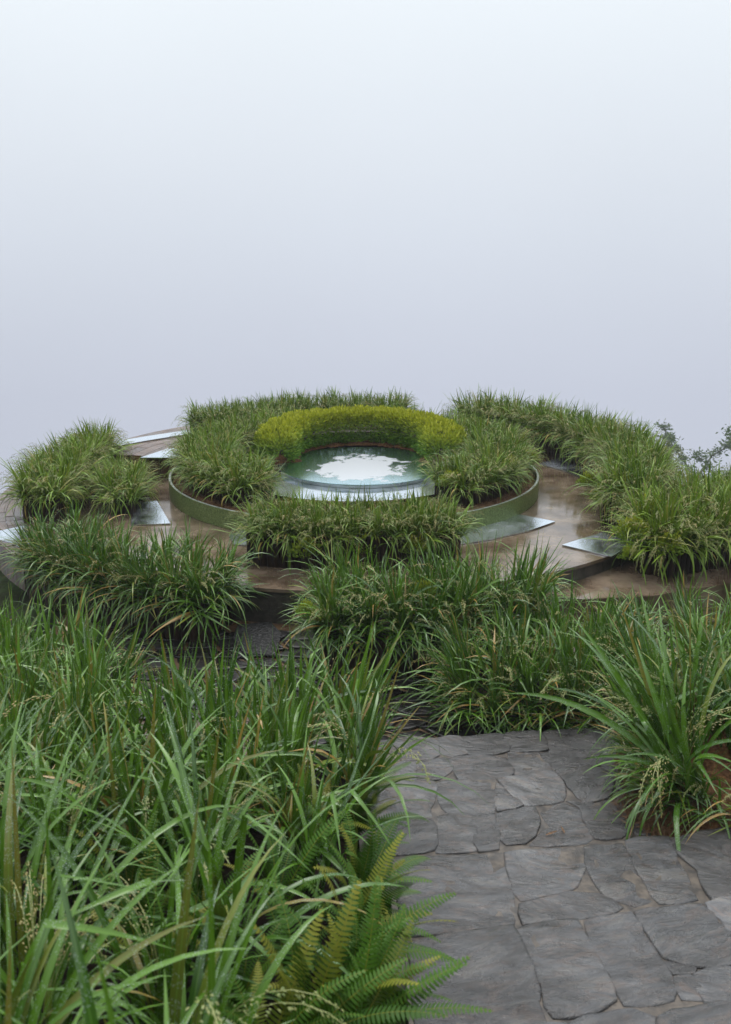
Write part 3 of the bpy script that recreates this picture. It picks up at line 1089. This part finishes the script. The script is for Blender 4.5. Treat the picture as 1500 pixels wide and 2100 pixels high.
# ------------------------------------------------------------------ beds
def place(name, data, parent, loc=(0, 0, 0), rz=0.0, scale=1.0, tilt=None):
    o = link(name, data, parent)
    m = Matrix.Rotation(rz, 4, 'Z')
    if tilt: m = Matrix.Rotation(tilt[1], 4, tilt[0]) @ m
    s = scale if isinstance(scale, tuple) else (scale,) * 3
    o.matrix_basis = Matrix.Translation(loc) @ m @ Matrix.Diagonal((*s, 1))
    return o


def lean_at(p, poly, amount, reach=0.25, r=rng):
    d, q = edge_near(p, poly)
    L = math.hypot(*q) + 1e-6
    k = amount * max(0, 1 - d / reach)
    n_ = Vector((q[0] / L, q[1] / L, 0))
    ax = Vector((-n_.y, n_.x, 0))
    return (ax, k + r.uniform(-.05, .08)), k


def planter(poly, z0, hl, label, soil='soil', log_r=0.034, skip=None):
    """log palisade filled with soil; returns its Empty"""
    cx_ = sum(p[0] for p in poly) / len(poly)
    cy_ = sum(p[1] for p in poly) / len(poly)
    e = bpy.data.objects.new('log_planter', None)
    col.objects.link(e)
    e.location = (cx_, cy_, z0)
    tag(e, label, 'planter', 'log planters around the terrace')
    acc = 0.0
    step = log_r * 1.86
    for i in range(len(poly)):
        a, b = Vector(poly[i - 1]), Vector(poly[i])
        L = (b - a).length
        while acc < L:
            p = a.lerp(b, acc / L)
            h = hl * rng.uniform(.88, 1.08)
            if not (skip and skip(p)):
                place('log', rng.choice(LOG), e, (p.x - cx_, p.y - cy_, 0.0), rng.uniform(0, 6.28), (log_r * rng.uniform(.9, 1.1), log_r * rng.uniform(.9, 1.1), h), (Vector((1, 0, 0)), rng.uniform(-.04, .04)))
            acc += step
        acc -= L
    s = lumpy('soil', [(x - cx_, y - cy_) for x, y in poly], hl - 0.05, M[soil], 0.02, 0.09, e, 0.02)
    return e


def rim_points(poly, step, inset=.045):
    """points just inside the outline and the outward direction there"""
    ar = sum(poly[i - 1][0] * poly[i][1] - poly[i][0] * poly[i - 1][1] for i in range(len(poly)))
    out, acc = [], 0.0
    for i in range(len(poly)):
        a, b = Vector(poly[i - 1]), Vector(poly[i])
        L = (b - a).length
        n_ = Vector(((b - a).y, -(b - a).x)) / L * (1 if ar > 0 else -1)
        while acc < L:
            p = a.lerp(b, acc / L) - n_ * inset
            out.append(((p.x, p.y), math.atan2(n_.y, n_.x)))
            acc += step * rng.uniform(.7, 1.3)
        acc -= L
    return [q for q in out if not clear_of(q[0], 0)]


def rice_mass(poly, z, label, dens, hs=1.0, lean=0.38, margin=0.02):
    """one mass of rice leaves too fine to tell the plants apart"""
    root = bpy.data.objects.new('rice_grass', None)
    col.objects.link(root)
    c = (sum(p[0] for p in poly) / len(poly), sum(p[1] for p in poly) / len(poly))
    root.location = (c[0], c[1], z)
    tag(root, label, 'rice', kind='stuff')
    la, lb = MB(), MB()
    for p in scatter(poly, dens, 2600, margin=margin):
        if clear_of(p, z): continue
        (va_, fa, ta), (vb, fb, tb) = FAR[rng.randrange(len(FAR))]
        tl, k = lean_at(p, poly, lean, .26)
        az = rng.uniform(0, 6.283)
        s = hs * rng.uniform(.8, 1.15)
        m = np.array((Matrix.Rotation(tl[1], 3, tl[0]) @ Matrix.Rotation(az, 3, 'Z')) * s)
        dz = np.array([p[0] - c[0], p[1] - c[1], 0])
        g_ = rng.uniform(-.25, .25)
        ta2 = ta.copy()
        ta2[:, 1] = np.clip(ta2[:, 1] + g_, 0, 1)
        la.add(va_ @ m.T + dz, fa, ta2)
        if len(vb): lb.add(vb @ m.T + dz, fb, tb)
    for q, (p, a) in enumerate(rim_points(poly, .075) + rim_points(poly, .10, .0)):
        (va_, fa, ta), (vb, fb, tb) = FSKIRT[rng.randrange(len(FSKIRT))]
        low_ = rng.random() < .45
        m = np.array(Matrix.Rotation(a + rng.uniform(-.3, .3), 3, 'Z') @ Matrix.Rotation(rng.uniform(.35, .9) if low_ else 0.0, 3, 'Y')) * hs * rng.uniform(.7, 1.15)
        dz = np.array([p[0] - c[0], p[1] - c[1], rng.uniform(-.03, .0) if low_ else rng.uniform(-.01, .03)])
        ta2 = ta.copy()
        ta2[:, 1] = np.clip(ta2[:, 1] + rng.uniform(-.25, .25), 0, 1)
        la.add(va_ @ m.T + dz, fa, ta2)
        lb.add(vb @ m.T + dz, fb, tb)
    tag(link('foliage', la.mesh('rice_grass', M['rice_far']), root), kind='stuff')
    tag(link('seed_heads', lb.mesh('seed_heads', M['seed'], False), root), kind='stuff')
    return root


def rice_plant(p, z, label, group, hs=1.0, tilt=None, near=False, heads=2, r=rng):
    e = bpy.data.objects.new('rice_plant', None)
    col.objects.link(e)
    m = Matrix.Rotation(r.uniform(0, 6.283), 4, 'Z')
    if tilt: m = Matrix.Rotation(tilt[1], 4, tilt[0]) @ m
    e.matrix_basis = Matrix.Translation((p[0], p[1], z)) @ m @ Matrix.Scale(hs * r.uniform(.85, 1.12), 4)
    tag(e, label, 'rice plant', group)
    if near:
        for _ in range(r.randint(25, 32)):
            a = r.uniform(0, 6.283)
            rad = .06 * math.sqrt(r.random())
            b = r.uniform(0, 6.283)
            place('leaf', r.choice(LEAF), e, (rad * math.cos(b), rad * math.sin(b), 0), a, r.uniform(.75, 1.1))
        for _ in range(heads):
            place('seed_head', r.choice(HEAD), e, (0, 0, 0), r.uniform(0, 6.283), r.uniform(.85, 1.1))
    else:
        fo, hd = MID[r.randrange(len(MID))]
        tag(place('foliage', fo, e), kind='stuff')
        for _ in range(heads):
            place('seed_head', r.choice(MID[r.randrange(len(MID))][1]), e, (r.uniform(-.02, .02), r.uniform(-.02, .02), 0), r.uniform(0, 6.283), r.uniform(.85, 1.1))
    return e


def fern(p, z, label, group, s=1.0, nf=8, lean=None, r=rng):
    e = bpy.data.objects.new('fern', None)
    col.objects.link(e)
    m = Matrix.Rotation(lean[1], 4, lean[0]) if lean else Matrix.Identity(4)
    e.matrix_basis = Matrix.Translation((p[0], p[1], z)) @ m @ Matrix.Scale(s, 4)
    tag(e, label, 'fern', group)
    for k in range(nf):
        place('frond', r.choice(FROND), e, (0, 0, 0), 6.283 * k / nf + r.uniform(-.3, .3), r.uniform(.8, 1.15), (Vector((r.uniform(-1, 1), r.uniform(-1, 1), 0)), r.uniform(-.25, .25)))
    return e


def shrub(p, z, label, s=1.0):
    e = bpy.data.objects.new('golden_shrub', None)
    col.objects.link(e)
    e.matrix_basis = Matrix.Translation((p[0], p[1], z)) @ Matrix.Rotation(rng.uniform(0, 6.28), 4, 'Z') @ Matrix.Scale(s, 4)
    tag(e, label, 'shrub', 'small golden shrubs among the rice')
    tag(place('foliage', rng.choice(SHRUB), e), kind='stuff')
    place('stem', SHRUB_STEM, e)
    return e


def third(p, poly):
    xs = [q[0] for q in poly]
    t = (p[0] - min(xs)) / (max(xs) - min(xs))
    return 'left third of the ' if t < .34 else 'right third of the ' if t > .66 else 'middle of the '


def plants(poly, z, dens, label, group, hs, lean=.5, near=lambda p: False, heads=2, reach=.25, zf=None, keep=None, margin=.03, rim=.16, rs=1.0):
    for p, a in rim_points(poly, rim) if rim else ():
        if abs(p[0]) > .385 * p[1] + .22: continue
        if math.sin(a) > .75: continue      # the far side is behind the bed
        e = bpy.data.objects.new('rice_plant', None)
        col.objects.link(e)
        e.matrix_basis = Matrix.Translation((p[0], p[1], zf(*p) if zf else z)) @ Matrix.Rotation(a + rng.uniform(-.3, .3), 4, 'Z') @ Matrix.Scale(hs * rs * rng.uniform(.82, 1.12), 4)
        tag(e, label.replace('rice plant in the ', 'drooping rice plant in the ' + third(p, poly)), 'rice plant', group + ', outer row, ' + third(p, poly)[:-8])
        tag(place('foliage', rng.choice(MSKIRT), e), kind='stuff')
        tag(place('lower_foliage', rng.choice(MSKIRT), e, (.035, 0, -.03), rng.uniform(-.3, .3), rng.uniform(.7, .95), (Vector((0, 1, 0)), rng.uniform(.4, .9))), kind='stuff')
        for _ in range(2):
            place('seed_head', rng.choice(MID[rng.randrange(len(MID))][1]), e, (0, 0, 0), rng.gauss(0, .6), rng.uniform(.8, 1.0), (Vector((0, 1, 0)), rng.uniform(.1, .5)))
    for p in scatter(poly, dens, 6000, margin=margin):
        if clear_of(p, z) or abs(p[0]) > .385 * p[1] + .22: continue
        if keep and not keep(p): continue
        tl, k = lean_at(p, poly, lean, reach)
        rice_plant(p, zf(*p) if zf else z, label.replace('rice plant in the ', 'upright rice plant in the ' + third(p, poly)), group + ', ' + third(p, poly)[:-8], hs, tl, near(p), heads)


SHRUBS = (
    (418, 945, .42, 1.0, 'golden shrub at the left end of the rice on the ring'), (482, 952, .42, 1.0, 'golden shrub in the middle of the left ring planter'), (540, 958, .40, .9, 'golden shrub at the inner corner of the left ring planter'),
    (925, 985, .40, 1.0, 'golden shrub at the inner corner of the right ring planter'), (1040, 948, .44, .9, 'golden shrub in the middle of the right ring planter'), (985, 915, .44, .8, 'golden shrub close behind the right hedge end'),
    (1085, 935, .44, .8, 'golden shrub at the outer side of the right ring planter'),
    (1245, 1020, .22, 1.2, 'golden green shrub at the front end of the right rim planter'), (1210, 985, .28, 1.0, 'golden shrub above the front logs of the right rim planter'),
    (1300, 1095, .22, 1.3, 'golden shrub at the near corner of the right edge bed'), (1335, 1050, .34, 1.2, 'golden shrub high in the right edge bed'), (1372, 1120, .18, 1.1, 'golden shrub low on the front of right edge bed'), (1295, 1130, .12, .7, 'smallest golden shrub at the foot of right edge bed'), (1440, 1075, .25, 1.0, 'golden shrub far right in the right edge bed'),
    (625, 1125, .22, 1.0, 'golden shrub at the left of the front middle planter'), (745, 1115, .22, 1.0, 'golden shrub low in the front middle planter'), (850, 1118, .22, .95, 'golden shrub at the right of the front middle planter'),
    (628, 1240, .22, .6, 'golden shrub at the left of the middle path bed'), (870, 1200, .30, .7, 'golden shrub at the right of the middle path bed'), (80, 1030, .16, 1.0, 'green shrub at the front end of the left rim planter'))
SPOTS = [(at(x, y, z), s) for x, y, z, s, _ in SHRUBS]


def clear_of(p, z):
    """is this spot taken by a golden shrub"""
    return any(math.dist(p, q) < .085 * k for q, k in SPOTS)


# --- terrace beds: masses of rice in log planters
beds = [
    (band(2.42, 2.92, 252, 289), 0.0, .30, 'log planter at the front middle of the terrace', 'rice at the front middle of the terrace, below the round mirror disc', .80, .10),
    (band(1.46, 1.90, 112, 234), RZ, .20, 'log planter on the mulch ring left of the golden hedge', 'rice on the ring left of the golden hedge', .84, .10),
    (band(1.46, 1.90, -53, 72), RZ, .20, 'log planter on the mulch ring right of the golden hedge', 'rice on the ring right of the golden hedge', .84, .10),
    (band(2.42, 2.92, 76, 139), UZ, .17, 'log planter at the back of the raised plank deck', 'rice at the back behind the golden hedge', .72, .10),
    (band(2.98, 3.38, -31, 60), 0.0, .30, 'curved log planter along the right rim of the deck', 'rice along the right rim of the deck against the fog', 1.02, .10),
    ([(-3.48, 9.78), (-3.14, 9.74), (-3.16, 10.8), (-3.16, 12.1), (-3.46, 12.15), (-3.58, 10.9)], 0.0, .26, 'long log planter along the left rim of terrace', 'rice along the left rim of terrace against the fog', .96, .10),
    ([(-2.72, 10.05), (-2.44, 10.03), (-2.56, 11.0), (-2.80, 11.05)], 0.0, .18, 'small log planter between the left rim and the ring', 'rice in the small bed between left rim and ring', .82, .10),
    ([(2.52, 8.62), (2.75, 8.5), (3.4, 8.85), (4.6, 9.6), (4.5, 10.3), (3.3, 9.8), (2.62, 9.1)], -.15, .28, 'log planter beyond the deck at the right edge', 'rice in the bed at the right edge beyond the brown deck', 1.18, .105),
]
for poly, z0, hl, lab, lab2, hs, dens in beds:
    planter(poly, z0, hl, 'dark ' + lab)
    rice_mass(poly, z0 + hl - .04, 'dense green ' + lab2, dens, hs)

# --- nearer beds: single rice plants
dpoly = band(3.52, 3.98, 223, 253)
planter(dpoly, -.32, .34, 'tall dark log planter against the left front of the terrace', log_r=.04)
plants(dpoly, -.01, .17, 'rice plant in the bed at the left terrace front', 'rice at the left front of the terrace', .90, .35, heads=3, rs=1.0, rim=.12)
cpoly = [(-.30, 6.88), (.42, 6.76), (1.26, 7.10), (1.34, 7.58), (.5, 7.32), (-.28, 7.42)]
planter(cpoly, -.32, .34, 'dark log planter on the slate path, middle of the picture', log_r=.04)
plants(cpoly, -.02, .17, 'rice plant in the middle bed on the slate path', 'rice in the middle bed on the slate path', 1.0, .35, heads=3, rs=.95, rim=.14)
bpoly = [(.62, 6.0), (1.65, 5.84), (1.95, 6.55), (1.75, 6.9), (.72, 6.75)]
planter(bpoly, -.34, .14, 'low log planter beside the foot of the stairs', log_r=.035)
plants(bpoly, -.22, .19, 'rice plant in the bed at the foot of the stairs', 'rice at the foot of the stairs', 1.08, .4, heads=3, rs=.85)
kpoly = [(2.0, 6.1), (3.2, 5.7), (3.7, 7.3), (2.3, 7.55), (1.85, 7.0)]
lumpy('soil', kpoly, lambda x, y: -.30, M['soil'], .03, .08, None, .05)['kind'] = 'structure'
plants(kpoly, -.26, .25, 'rice plant in the bed before the brown lower path', 'rice before the lower path at right', .9, .4, heads=3)

rpoly = [(1.36, 4.95), (1.30, 4.45), (1.62, 3.98), (2.8, 3.7), (3.1, 5.6), (2.2, 5.95), (1.6, 5.6)]
rz = lambda x, y: .02 + .10 * max(0, 5.2 - y)
tag(lumpy('coir_mulch', rpoly, lambda x, y: rz(x, y) - .12, M['coir'], .07, .03, None, .17, slope=.22), 'brown coir mulch at the right of the stone stairs', 'mulch')
rin = [(1.52, 4.95), (1.46, 4.62), (1.74, 4.18), (2.8, 3.95), (3.0, 5.5), (2.2, 5.85), (1.72, 5.5)]
plants(rin, 0, .22, 'tall rice plant in the coir mulch right of the stairs', 'rice in the coir mulch right of the stairs', 1.22, .55, near=lambda p: p[1] < 5.0 and p[0] < 2.2, heads=2, zf=lambda x, y: rz(x, y) + .03, rs=.62)

# --- the large bed at the left, along the stairs
lpoly = [(-.10, 5.15), (-.62, 4.75), (-1.22, 4.6), (-1.45, 5.4), (-1.75, 6.1), (-3.1, 6.6), (-3.2, 4.0), (-1.6, 1.3), (-1.2, .75), (-.12, .75), (-.06, 1.6), (-.03, 2.3), (-.02, 3.4), (-.06, 4.5)]
lz = lambda x, y: -.02 + .245 * max(0, 5.6 - y) - .05 * max(0, y - 5.6)
tag(lumpy('soil', lpoly, lambda x, y: lz(x, y) - .04, M['soil'], .05, .09, None, .05), kind='structure')
# the bank of the bed, down to the steps
mb = MB()
for i in range(len(lpoly)):
    a, b = lpoly[i - 1], lpoly[i]
    K = max(1, int(math.dist(a, b) / .12))
    for q in range(K):
        p, s_ = [(a[0] + (b[0] - a[0]) * t, a[1] + (b[1] - a[1]) * t) for t in (q / K, (q + 1) / K)]
        mb.add([(*p, lz(*p) - 1.0), (*s_, lz(*s_) - 1.0), (*s_, lz(*s_) - .02), (*p, lz(*p) - .02)], [(0, 1, 2, 3)])
tag(link('soil_bank', mb.mesh('soil_bank', M['soil'])), kind='structure')

infr = lambda p: p[0] > -(0.385 * p[1] + .30)
fern_px = [(840, 1800, .55, 1.0), (905, 1850, .5, 1.0), (800, 1650, .25, 1.0), (760, 1580, .15, .95), (860, 1930, .6, .9), (700, 1900, .7, 1.1), (600, 2060, .85, 1.1), (480, 1980, .85, 1.0), (330, 1700, .6, 1.1),
           (260, 1780, .7, 1.0), (400, 1640, .5, 1.0), (560, 1800, .65, 1.0), (520, 2100, .95, 1.1), (740, 2060, .75, 1.0), (810, 2010, .7, 1.0), (420, 1850, .75, 1.0), (830, 1720, .45, .9), (180, 1600, .5, 1.0), (640, 1650, .5, .9), (300, 1930, .9, 1.0), (770, 1780, .55, 1.1), (350, 1580, .45, 1.0), (290, 1860, .8, 1.1), (660, 1990, .8, 1.1), (580, 1920, .75, 1.0)]
fpos = []
ORD = 'first second third fourth fifth sixth seventh eighth ninth tenth eleventh twelfth thirteenth fourteenth fifteenth sixteenth'.split()
by_stairs = sorted([q for q in fern_px if q[0] >= 740], key=lambda q: -q[1])
inner = sorted([q for q in fern_px if q[0] < 740], key=lambda q: q[0])
fern_label = {q: 'sword fern beside the stone stairs, %s from the bottom of the picture' % ORD[i] for i, q in enumerate(by_stairs)}
fern_label.update({q: 'sword fern inside the foreground rice, %s from the left' % ORD[i] for i, q in enumerate(inner)})
for fq in fern_px:
    x, y, z, s = fq
    # find the spot where the sight line meets the bed
    for k in range(6):
        p = at(x, y, z)
        z = .5 * z + .5 * (lz(*p) + .18)
    p = at(x, y, z)
    p = (min(p[0], -.06), p[1])
    fpos.append(p)
    ex = max(0, min(1, (p[0] + .5) / .5))
    fern(p, lz(*p), fern_label[fq], 'ferns among the rice left of the stairs', s * .90, rng.randint(9, 12), (Vector((0, 1, 0)), .55 * ex))
for p in scatter(lpoly, .225, 6000, margin=.02):
    if not infr(p): continue
    if any(math.dist(p, q) < (.14 if p[1] < 3.4 else .10) for q in fpos): continue
    if p[1] < 1.15 or (p[1] < 2.6 and p[0] > -.26): continue
    tl, k = lean_at(p, lpoly, .45, .22)
    near = p[1] < 3.3
    nh = rng.choices((0, 1, 2), (.25, .45, .30))[0]
    side = edge_near(p, lpoly)[0] < .3 and p[0] > -.5
    zone = 'overhanging the stone stairs' if side and p[1] < 4.2 else 'at the far end by the slate path' if p[1] > 4.4 and p[0] > -1.3 else 'at the far left before the log planter' if p[1] > 4.4 else 'at the bottom left of the picture' if p[1] < 2.3 else 'at the left edge, halfway up the bed' if p[0] < -1.0 else 'among the ferns left of the stairs'
    look = ('bare green rice plant ', 'rice plant with a nodding seed head ', 'rice plant with two bunches of seed heads ')[nh]
    rice_plant(p, lz(*p), look + zone, ('bare', 'single-headed', 'double-headed')[nh] + ' rice ' + zone, 1.02 if near else 1.18, tl, near, nh)

# loose coir strands on the mulch
def fibres(spots, parent, cnt, zf, name='coir_strands'):
    mb = MB()
    for _ in range(cnt):
        x, y = rng.choice(spots)
        x, y = x + rng.gauss(0, .02), y + rng.gauss(0, .02)
        a, L = rng.uniform(0, 6.283), rng.uniform(.015, .055)
        z = zf(x, y)
        b = a + rng.uniform(-1.2, 1.2)
        p0 = np.array([x, y, z])
        p1 = p0 + np.array([math.cos(a) * L, math.sin(a) * L, rng.uniform(0, .03)])
        p2 = p1 + np.array([math.cos(b) * L, math.sin(b) * L, rng.uniform(-.025, .01)])
        w_ = np.array([-math.sin(a), math.cos(a), .4]) * .0014
        mb.add([p0 + w_, p0 - w_, p1 + w_, p1 - w_, p2], [(0, 1, 3, 2), (2, 3, 4)])
    o = link(name, mb.mesh(name, M['strand'], False), parent)
    tag(o, kind='stuff')


M['strand'] = simple('coir_strand', [(0.3, (0.05, 0.024, 0.010)), (0.7, (0.22, 0.12, 0.05))], 90, (0.6, 0.9), ())
fibres([p for p in (band(1.92, 2.05, 200, 340, 200)) for _ in (0, 1)] + scatter(band(1.90, 2.06, 200, 340), .03, 4000), ring, 6000, lambda x, y: RZ + .012)
rmul = bpy.data.objects['coir_mulch.001']
edge = [(1.36, 4.95), (1.30, 4.45), (1.62, 3.98), (2.8, 3.7), (2.8, 3.95), (1.74, 4.22), (1.5, 4.6), (1.54, 4.95)]
fibres(scatter(edge, .02, 6000), rmul, 6000, lambda x, y: rz(x, y) - .10 + .15 * min(1, edge_near((x, y), rpoly)[0] / .22))

# --- golden hedge round the disc
hb = bpy.data.objects.new('golden_hedge', None)
col.objects.link(hb)
hb.location = (CEN[0] + .07, CEN[1] + .40, RZ + .03)
tag(hb, 'clipped golden green hedge curving round the mirror disc', 'hedge')
hm = MB()
hr = random.Random(5)
for _ in range(38000):
    a = hr.uniform(-22, 202)
    e_ = min(1, min(a + 22, 202 - a) / 7.0)
    ph = hr.uniform(-1.1, 4.24)
    k = hr.uniform(.72, 1.03) * (.90 + .10 * e_) * (1 + .17 * noise.noise(Vector((a * .12, ph * 1.6, 0))))
    rr = .98 + .25 * k * math.copysign(abs(math.cos(ph)) ** .65, math.cos(ph)) * (.80 + .20 * e_)
    zz = .22 + .20 * k * math.copysign(abs(math.sin(ph)) ** .6, math.sin(ph)) + (.04 * math.sin(R(a)) if 0 < a < 180 else 0)
    if a < -9 or a > 189:          # rounded ends, filled right through
        q = math.sqrt(hr.random())
        rr, zz = .98 + (rr - .98) * q, .22 + (zz - .22) * q
    p = np.array([rr * math.cos(R(a)), rr * math.sin(R(a)), max(.02, zz)])
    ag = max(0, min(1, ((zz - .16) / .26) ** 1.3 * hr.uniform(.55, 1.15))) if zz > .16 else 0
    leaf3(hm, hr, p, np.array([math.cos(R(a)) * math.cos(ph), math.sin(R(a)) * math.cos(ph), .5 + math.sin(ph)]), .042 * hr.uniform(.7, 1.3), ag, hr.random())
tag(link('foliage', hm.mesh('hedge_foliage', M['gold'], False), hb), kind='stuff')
cm = MB()
slab_mb(cm, band(.92, 1.06, 0, 180, 30, (0, 0)), 0.0, .18)
link('twig_core', cm.mesh('twig_core', M['bark'], False), hb)

lumpy('mulch', band(.70, 1.26, -20, 200, 40, (0, 0)), .05, M['coir'], .03, .035, hb, .03)

# --- small golden shrubs, each by its pixel and level
for x, y, z, s, lab in SHRUBS:
    shrub(at(x, y, z), z - .09, lab, s * 1.0)

for x, y, z, lab in ((430, 1230, .05, 'small fern at the right end of the left front bed'), (650, 1310, -.05, 'small fern low at the left of the middle path bed'), (1010, 1480, -.2, 'small fern at the foot of the stairs bed')):
    fern(at(x, y, z), z, lab, 'small ferns at the bed edges', .7, 7)

# --- straw-coloured leaves dropped on the steps
for i, (x, y, k, lab) in enumerate(((1120, 1712, 1, 'small brown fallen leaf on the middle step, left of the pair'), (1158, 1708, 1, 'small brown fallen leaf on the middle step, right of the pair'), (1215, 1480, None, 'long straw leaf lying flat at the edge of the dark path'), (1300, 1690, 1, 'dry leaf lying by the coir mulch on the steps'))):
    m_ = MB()
    m_.add(*blade((.07, .06, .34, .14)[i], (.011, .011, .012, .010)[i], 1.45, .1 + .04 * i, 1.0, 5, .8, .95, .5, True))
    o = link('fallen_leaf', m_.mesh('fallen_leaf', M['strand']))
    z = (STEPZ[k] if k is not None else -.15) + .012
    o.location = (*at(x, y, z), z)
    o.rotation_euler = (0, 0, 1.3 * i + .4)
    tag(o, lab, 'leaf')

# --- log stump by the left planter
mb = MB()
v, f = [], []
S = 14
for z_, rr in ((0, .062), (.1, .056), (.27, .055), (.285, .048)):
    for i in range(S):
        a = 2 * math.pi * i / S
        k = 1 + .07 * math.sin(3 * a) + rng.uniform(-.03, .03)
        v.append((rr * k * math.cos(a), rr * k * math.sin(a), z_))
for j in range(3):
    for i in range(S):
        f.append((j * S + i, j * S + (i + 1) % S, (j + 1) * S + (i + 1) % S, (j + 1) * S + i))
f.append(tuple(range(3 * S, 4 * S)))
mb.add(v, f)
o = link('log_stump', mb.mesh('log_stump', M['board']))
p = at(211, 925, .28)
o.location = (p[0], p[1], .0)
tag(o, 'short brown log stump beside the raised plank deck at left', 'stump')


# --- trees down the slope, fading in the fog
def tree(x, y, top, rad, label, seed, nleaf=22000):
    r = random.Random(seed)
    zb = terrain_z(x, y) - .1
    e = bpy.data.objects.new('slope_tree', None)
    col.objects.link(e)
    e.location = (x, y, zb)
    tag(e, label, 'tree', 'trees on the slope below the terrace')
    h = top - zb
    tm, cm_ = MB(), MB()

    def limb(p, d, L, r0, depth):
        pts = [p]
        for i in range(5):
            d = d + np.array([r.uniform(-.16, .16), r.uniform(-.16, .16), r.uniform(-.02, .12)])
            d = d / np.linalg.norm(d)
            pts.append(pts[-1] + d * L / 5)
        v, f = [], []
        for i, q in enumerate(pts):
            rr = r0 * (1 - .6 * i / 5)
            for k in range(6):
                v.append(q + np.array([math.cos(k * 1.047) * rr, math.sin(k * 1.047) * rr, 0]))
        for i in range(5):
            for k in range(6):
                f.append((i * 6 + k, i * 6 + (k + 1) % 6, i * 6 + 6 + (k + 1) % 6, i * 6 + 6 + k))
        tm.add(v, f)
        if depth < 2:
            for _ in range(nleaf // 90):
                q = pts[r.randint(2, 5)]
                leaf3(cm_, r, q + np.array([r.gauss(0, rad * .08), r.gauss(0, rad * .08), r.gauss(0, rad * .06)]), np.array([0, 0, .2]), .22 * r.uniform(.6, 1.3), r.random() * .3, r.random())
        if depth > 0:
            for _ in range(6 if depth > 1 else 4):
                i = r.randint(2, 5)
                a = r.uniform(0, 6.283)
                limb(pts[i], np.array([math.cos(a), math.sin(a), r.uniform(.3, .9)]), L * r.uniform(.35, .55), r0 * .6, depth - 1)
        else:
            for _ in range(nleaf // 60):
                q = pts[r.randint(1, 5)]
                leaf3(cm_, r, q + np.array([r.gauss(0, rad * .05), r.gauss(0, rad * .05), r.gauss(0, rad * .05)]), np.array([0, 0, .2]), .22 * r.uniform(.6, 1.3), r.random() * .3, r.random())
    limb(np.zeros(3), np.array([0, 0, 1.0]), h * .66, .20, 2)
    k_ = h / max(float(q[:, 2].max()) for q in cm_.v)
    tm.v, cm_.v = [np.asarray(q) * k_ for q in tm.v], [np.asarray(q) * k_ for q in cm_.v]
    link('trunk', tm.mesh('trunk', M['bark']), e)
    tag(link('crown', cm_.mesh('crown', M['tree'], False), e), kind='stuff')


for x, y, py, rad, lab, sd_ in ((1465, 48, 880, 3.6, 'hazy leafy tree top at the right edge in the fog', 3), (1400, 58, 868, 3.0, 'pale sparse tree top right of the rim planter in the fog', 8), (1350, 62, 862, 2.4, 'faint small tree top just behind the right rim planter', 12)):
    dep = R(PITCH) + math.atan((py - 1050) / FPX)
    tree((x - 750) / FPX * y / math.cos(dep), y, H - y * math.tan(dep), rad, lab, sd_)

# ------------------------------------------------------------------ fog
me = bpy.data.meshes.new('haze')
X, Y0, Y1, Z0, Z1 = 151.0, -146.0, 158.0, ZMIN - 1.0, ZMAX + 0.6
me.from_pydata([(-X, Y0, Z0), (X, Y0, Z0), (X, Y1, Z0), (-X, Y1, Z0), (-X, Y0, Z1), (X, Y0, Z1), (X, Y1, Z1), (-X, Y1, Z1)], [],
               [(0, 3, 2, 1), (4, 5, 6, 7), (0, 1, 5, 4), (1, 2, 6, 5), (2, 3, 7, 6), (3, 0, 4, 7)])
hz_ = link('haze', me)
tag(hz_, kind='stuff')
m = bpy.data.materials.new('haze')
m.use_nodes = True
n = m.node_tree
n.nodes.remove(n.nodes['Principled BSDF'])
pv = n.nodes.new('ShaderNodeVolumePrincipled')
pv.inputs['Color'].default_value = (0.70, 0.73, 0.81, 1)
pv.inputs['Density'].default_value = 0.0014
pv.inputs['Anisotropy'].default_value = 0.1
n.links.new(pv.outputs[0], n.nodes['Material Output'].inputs['Volume'])
me.materials.append(m)
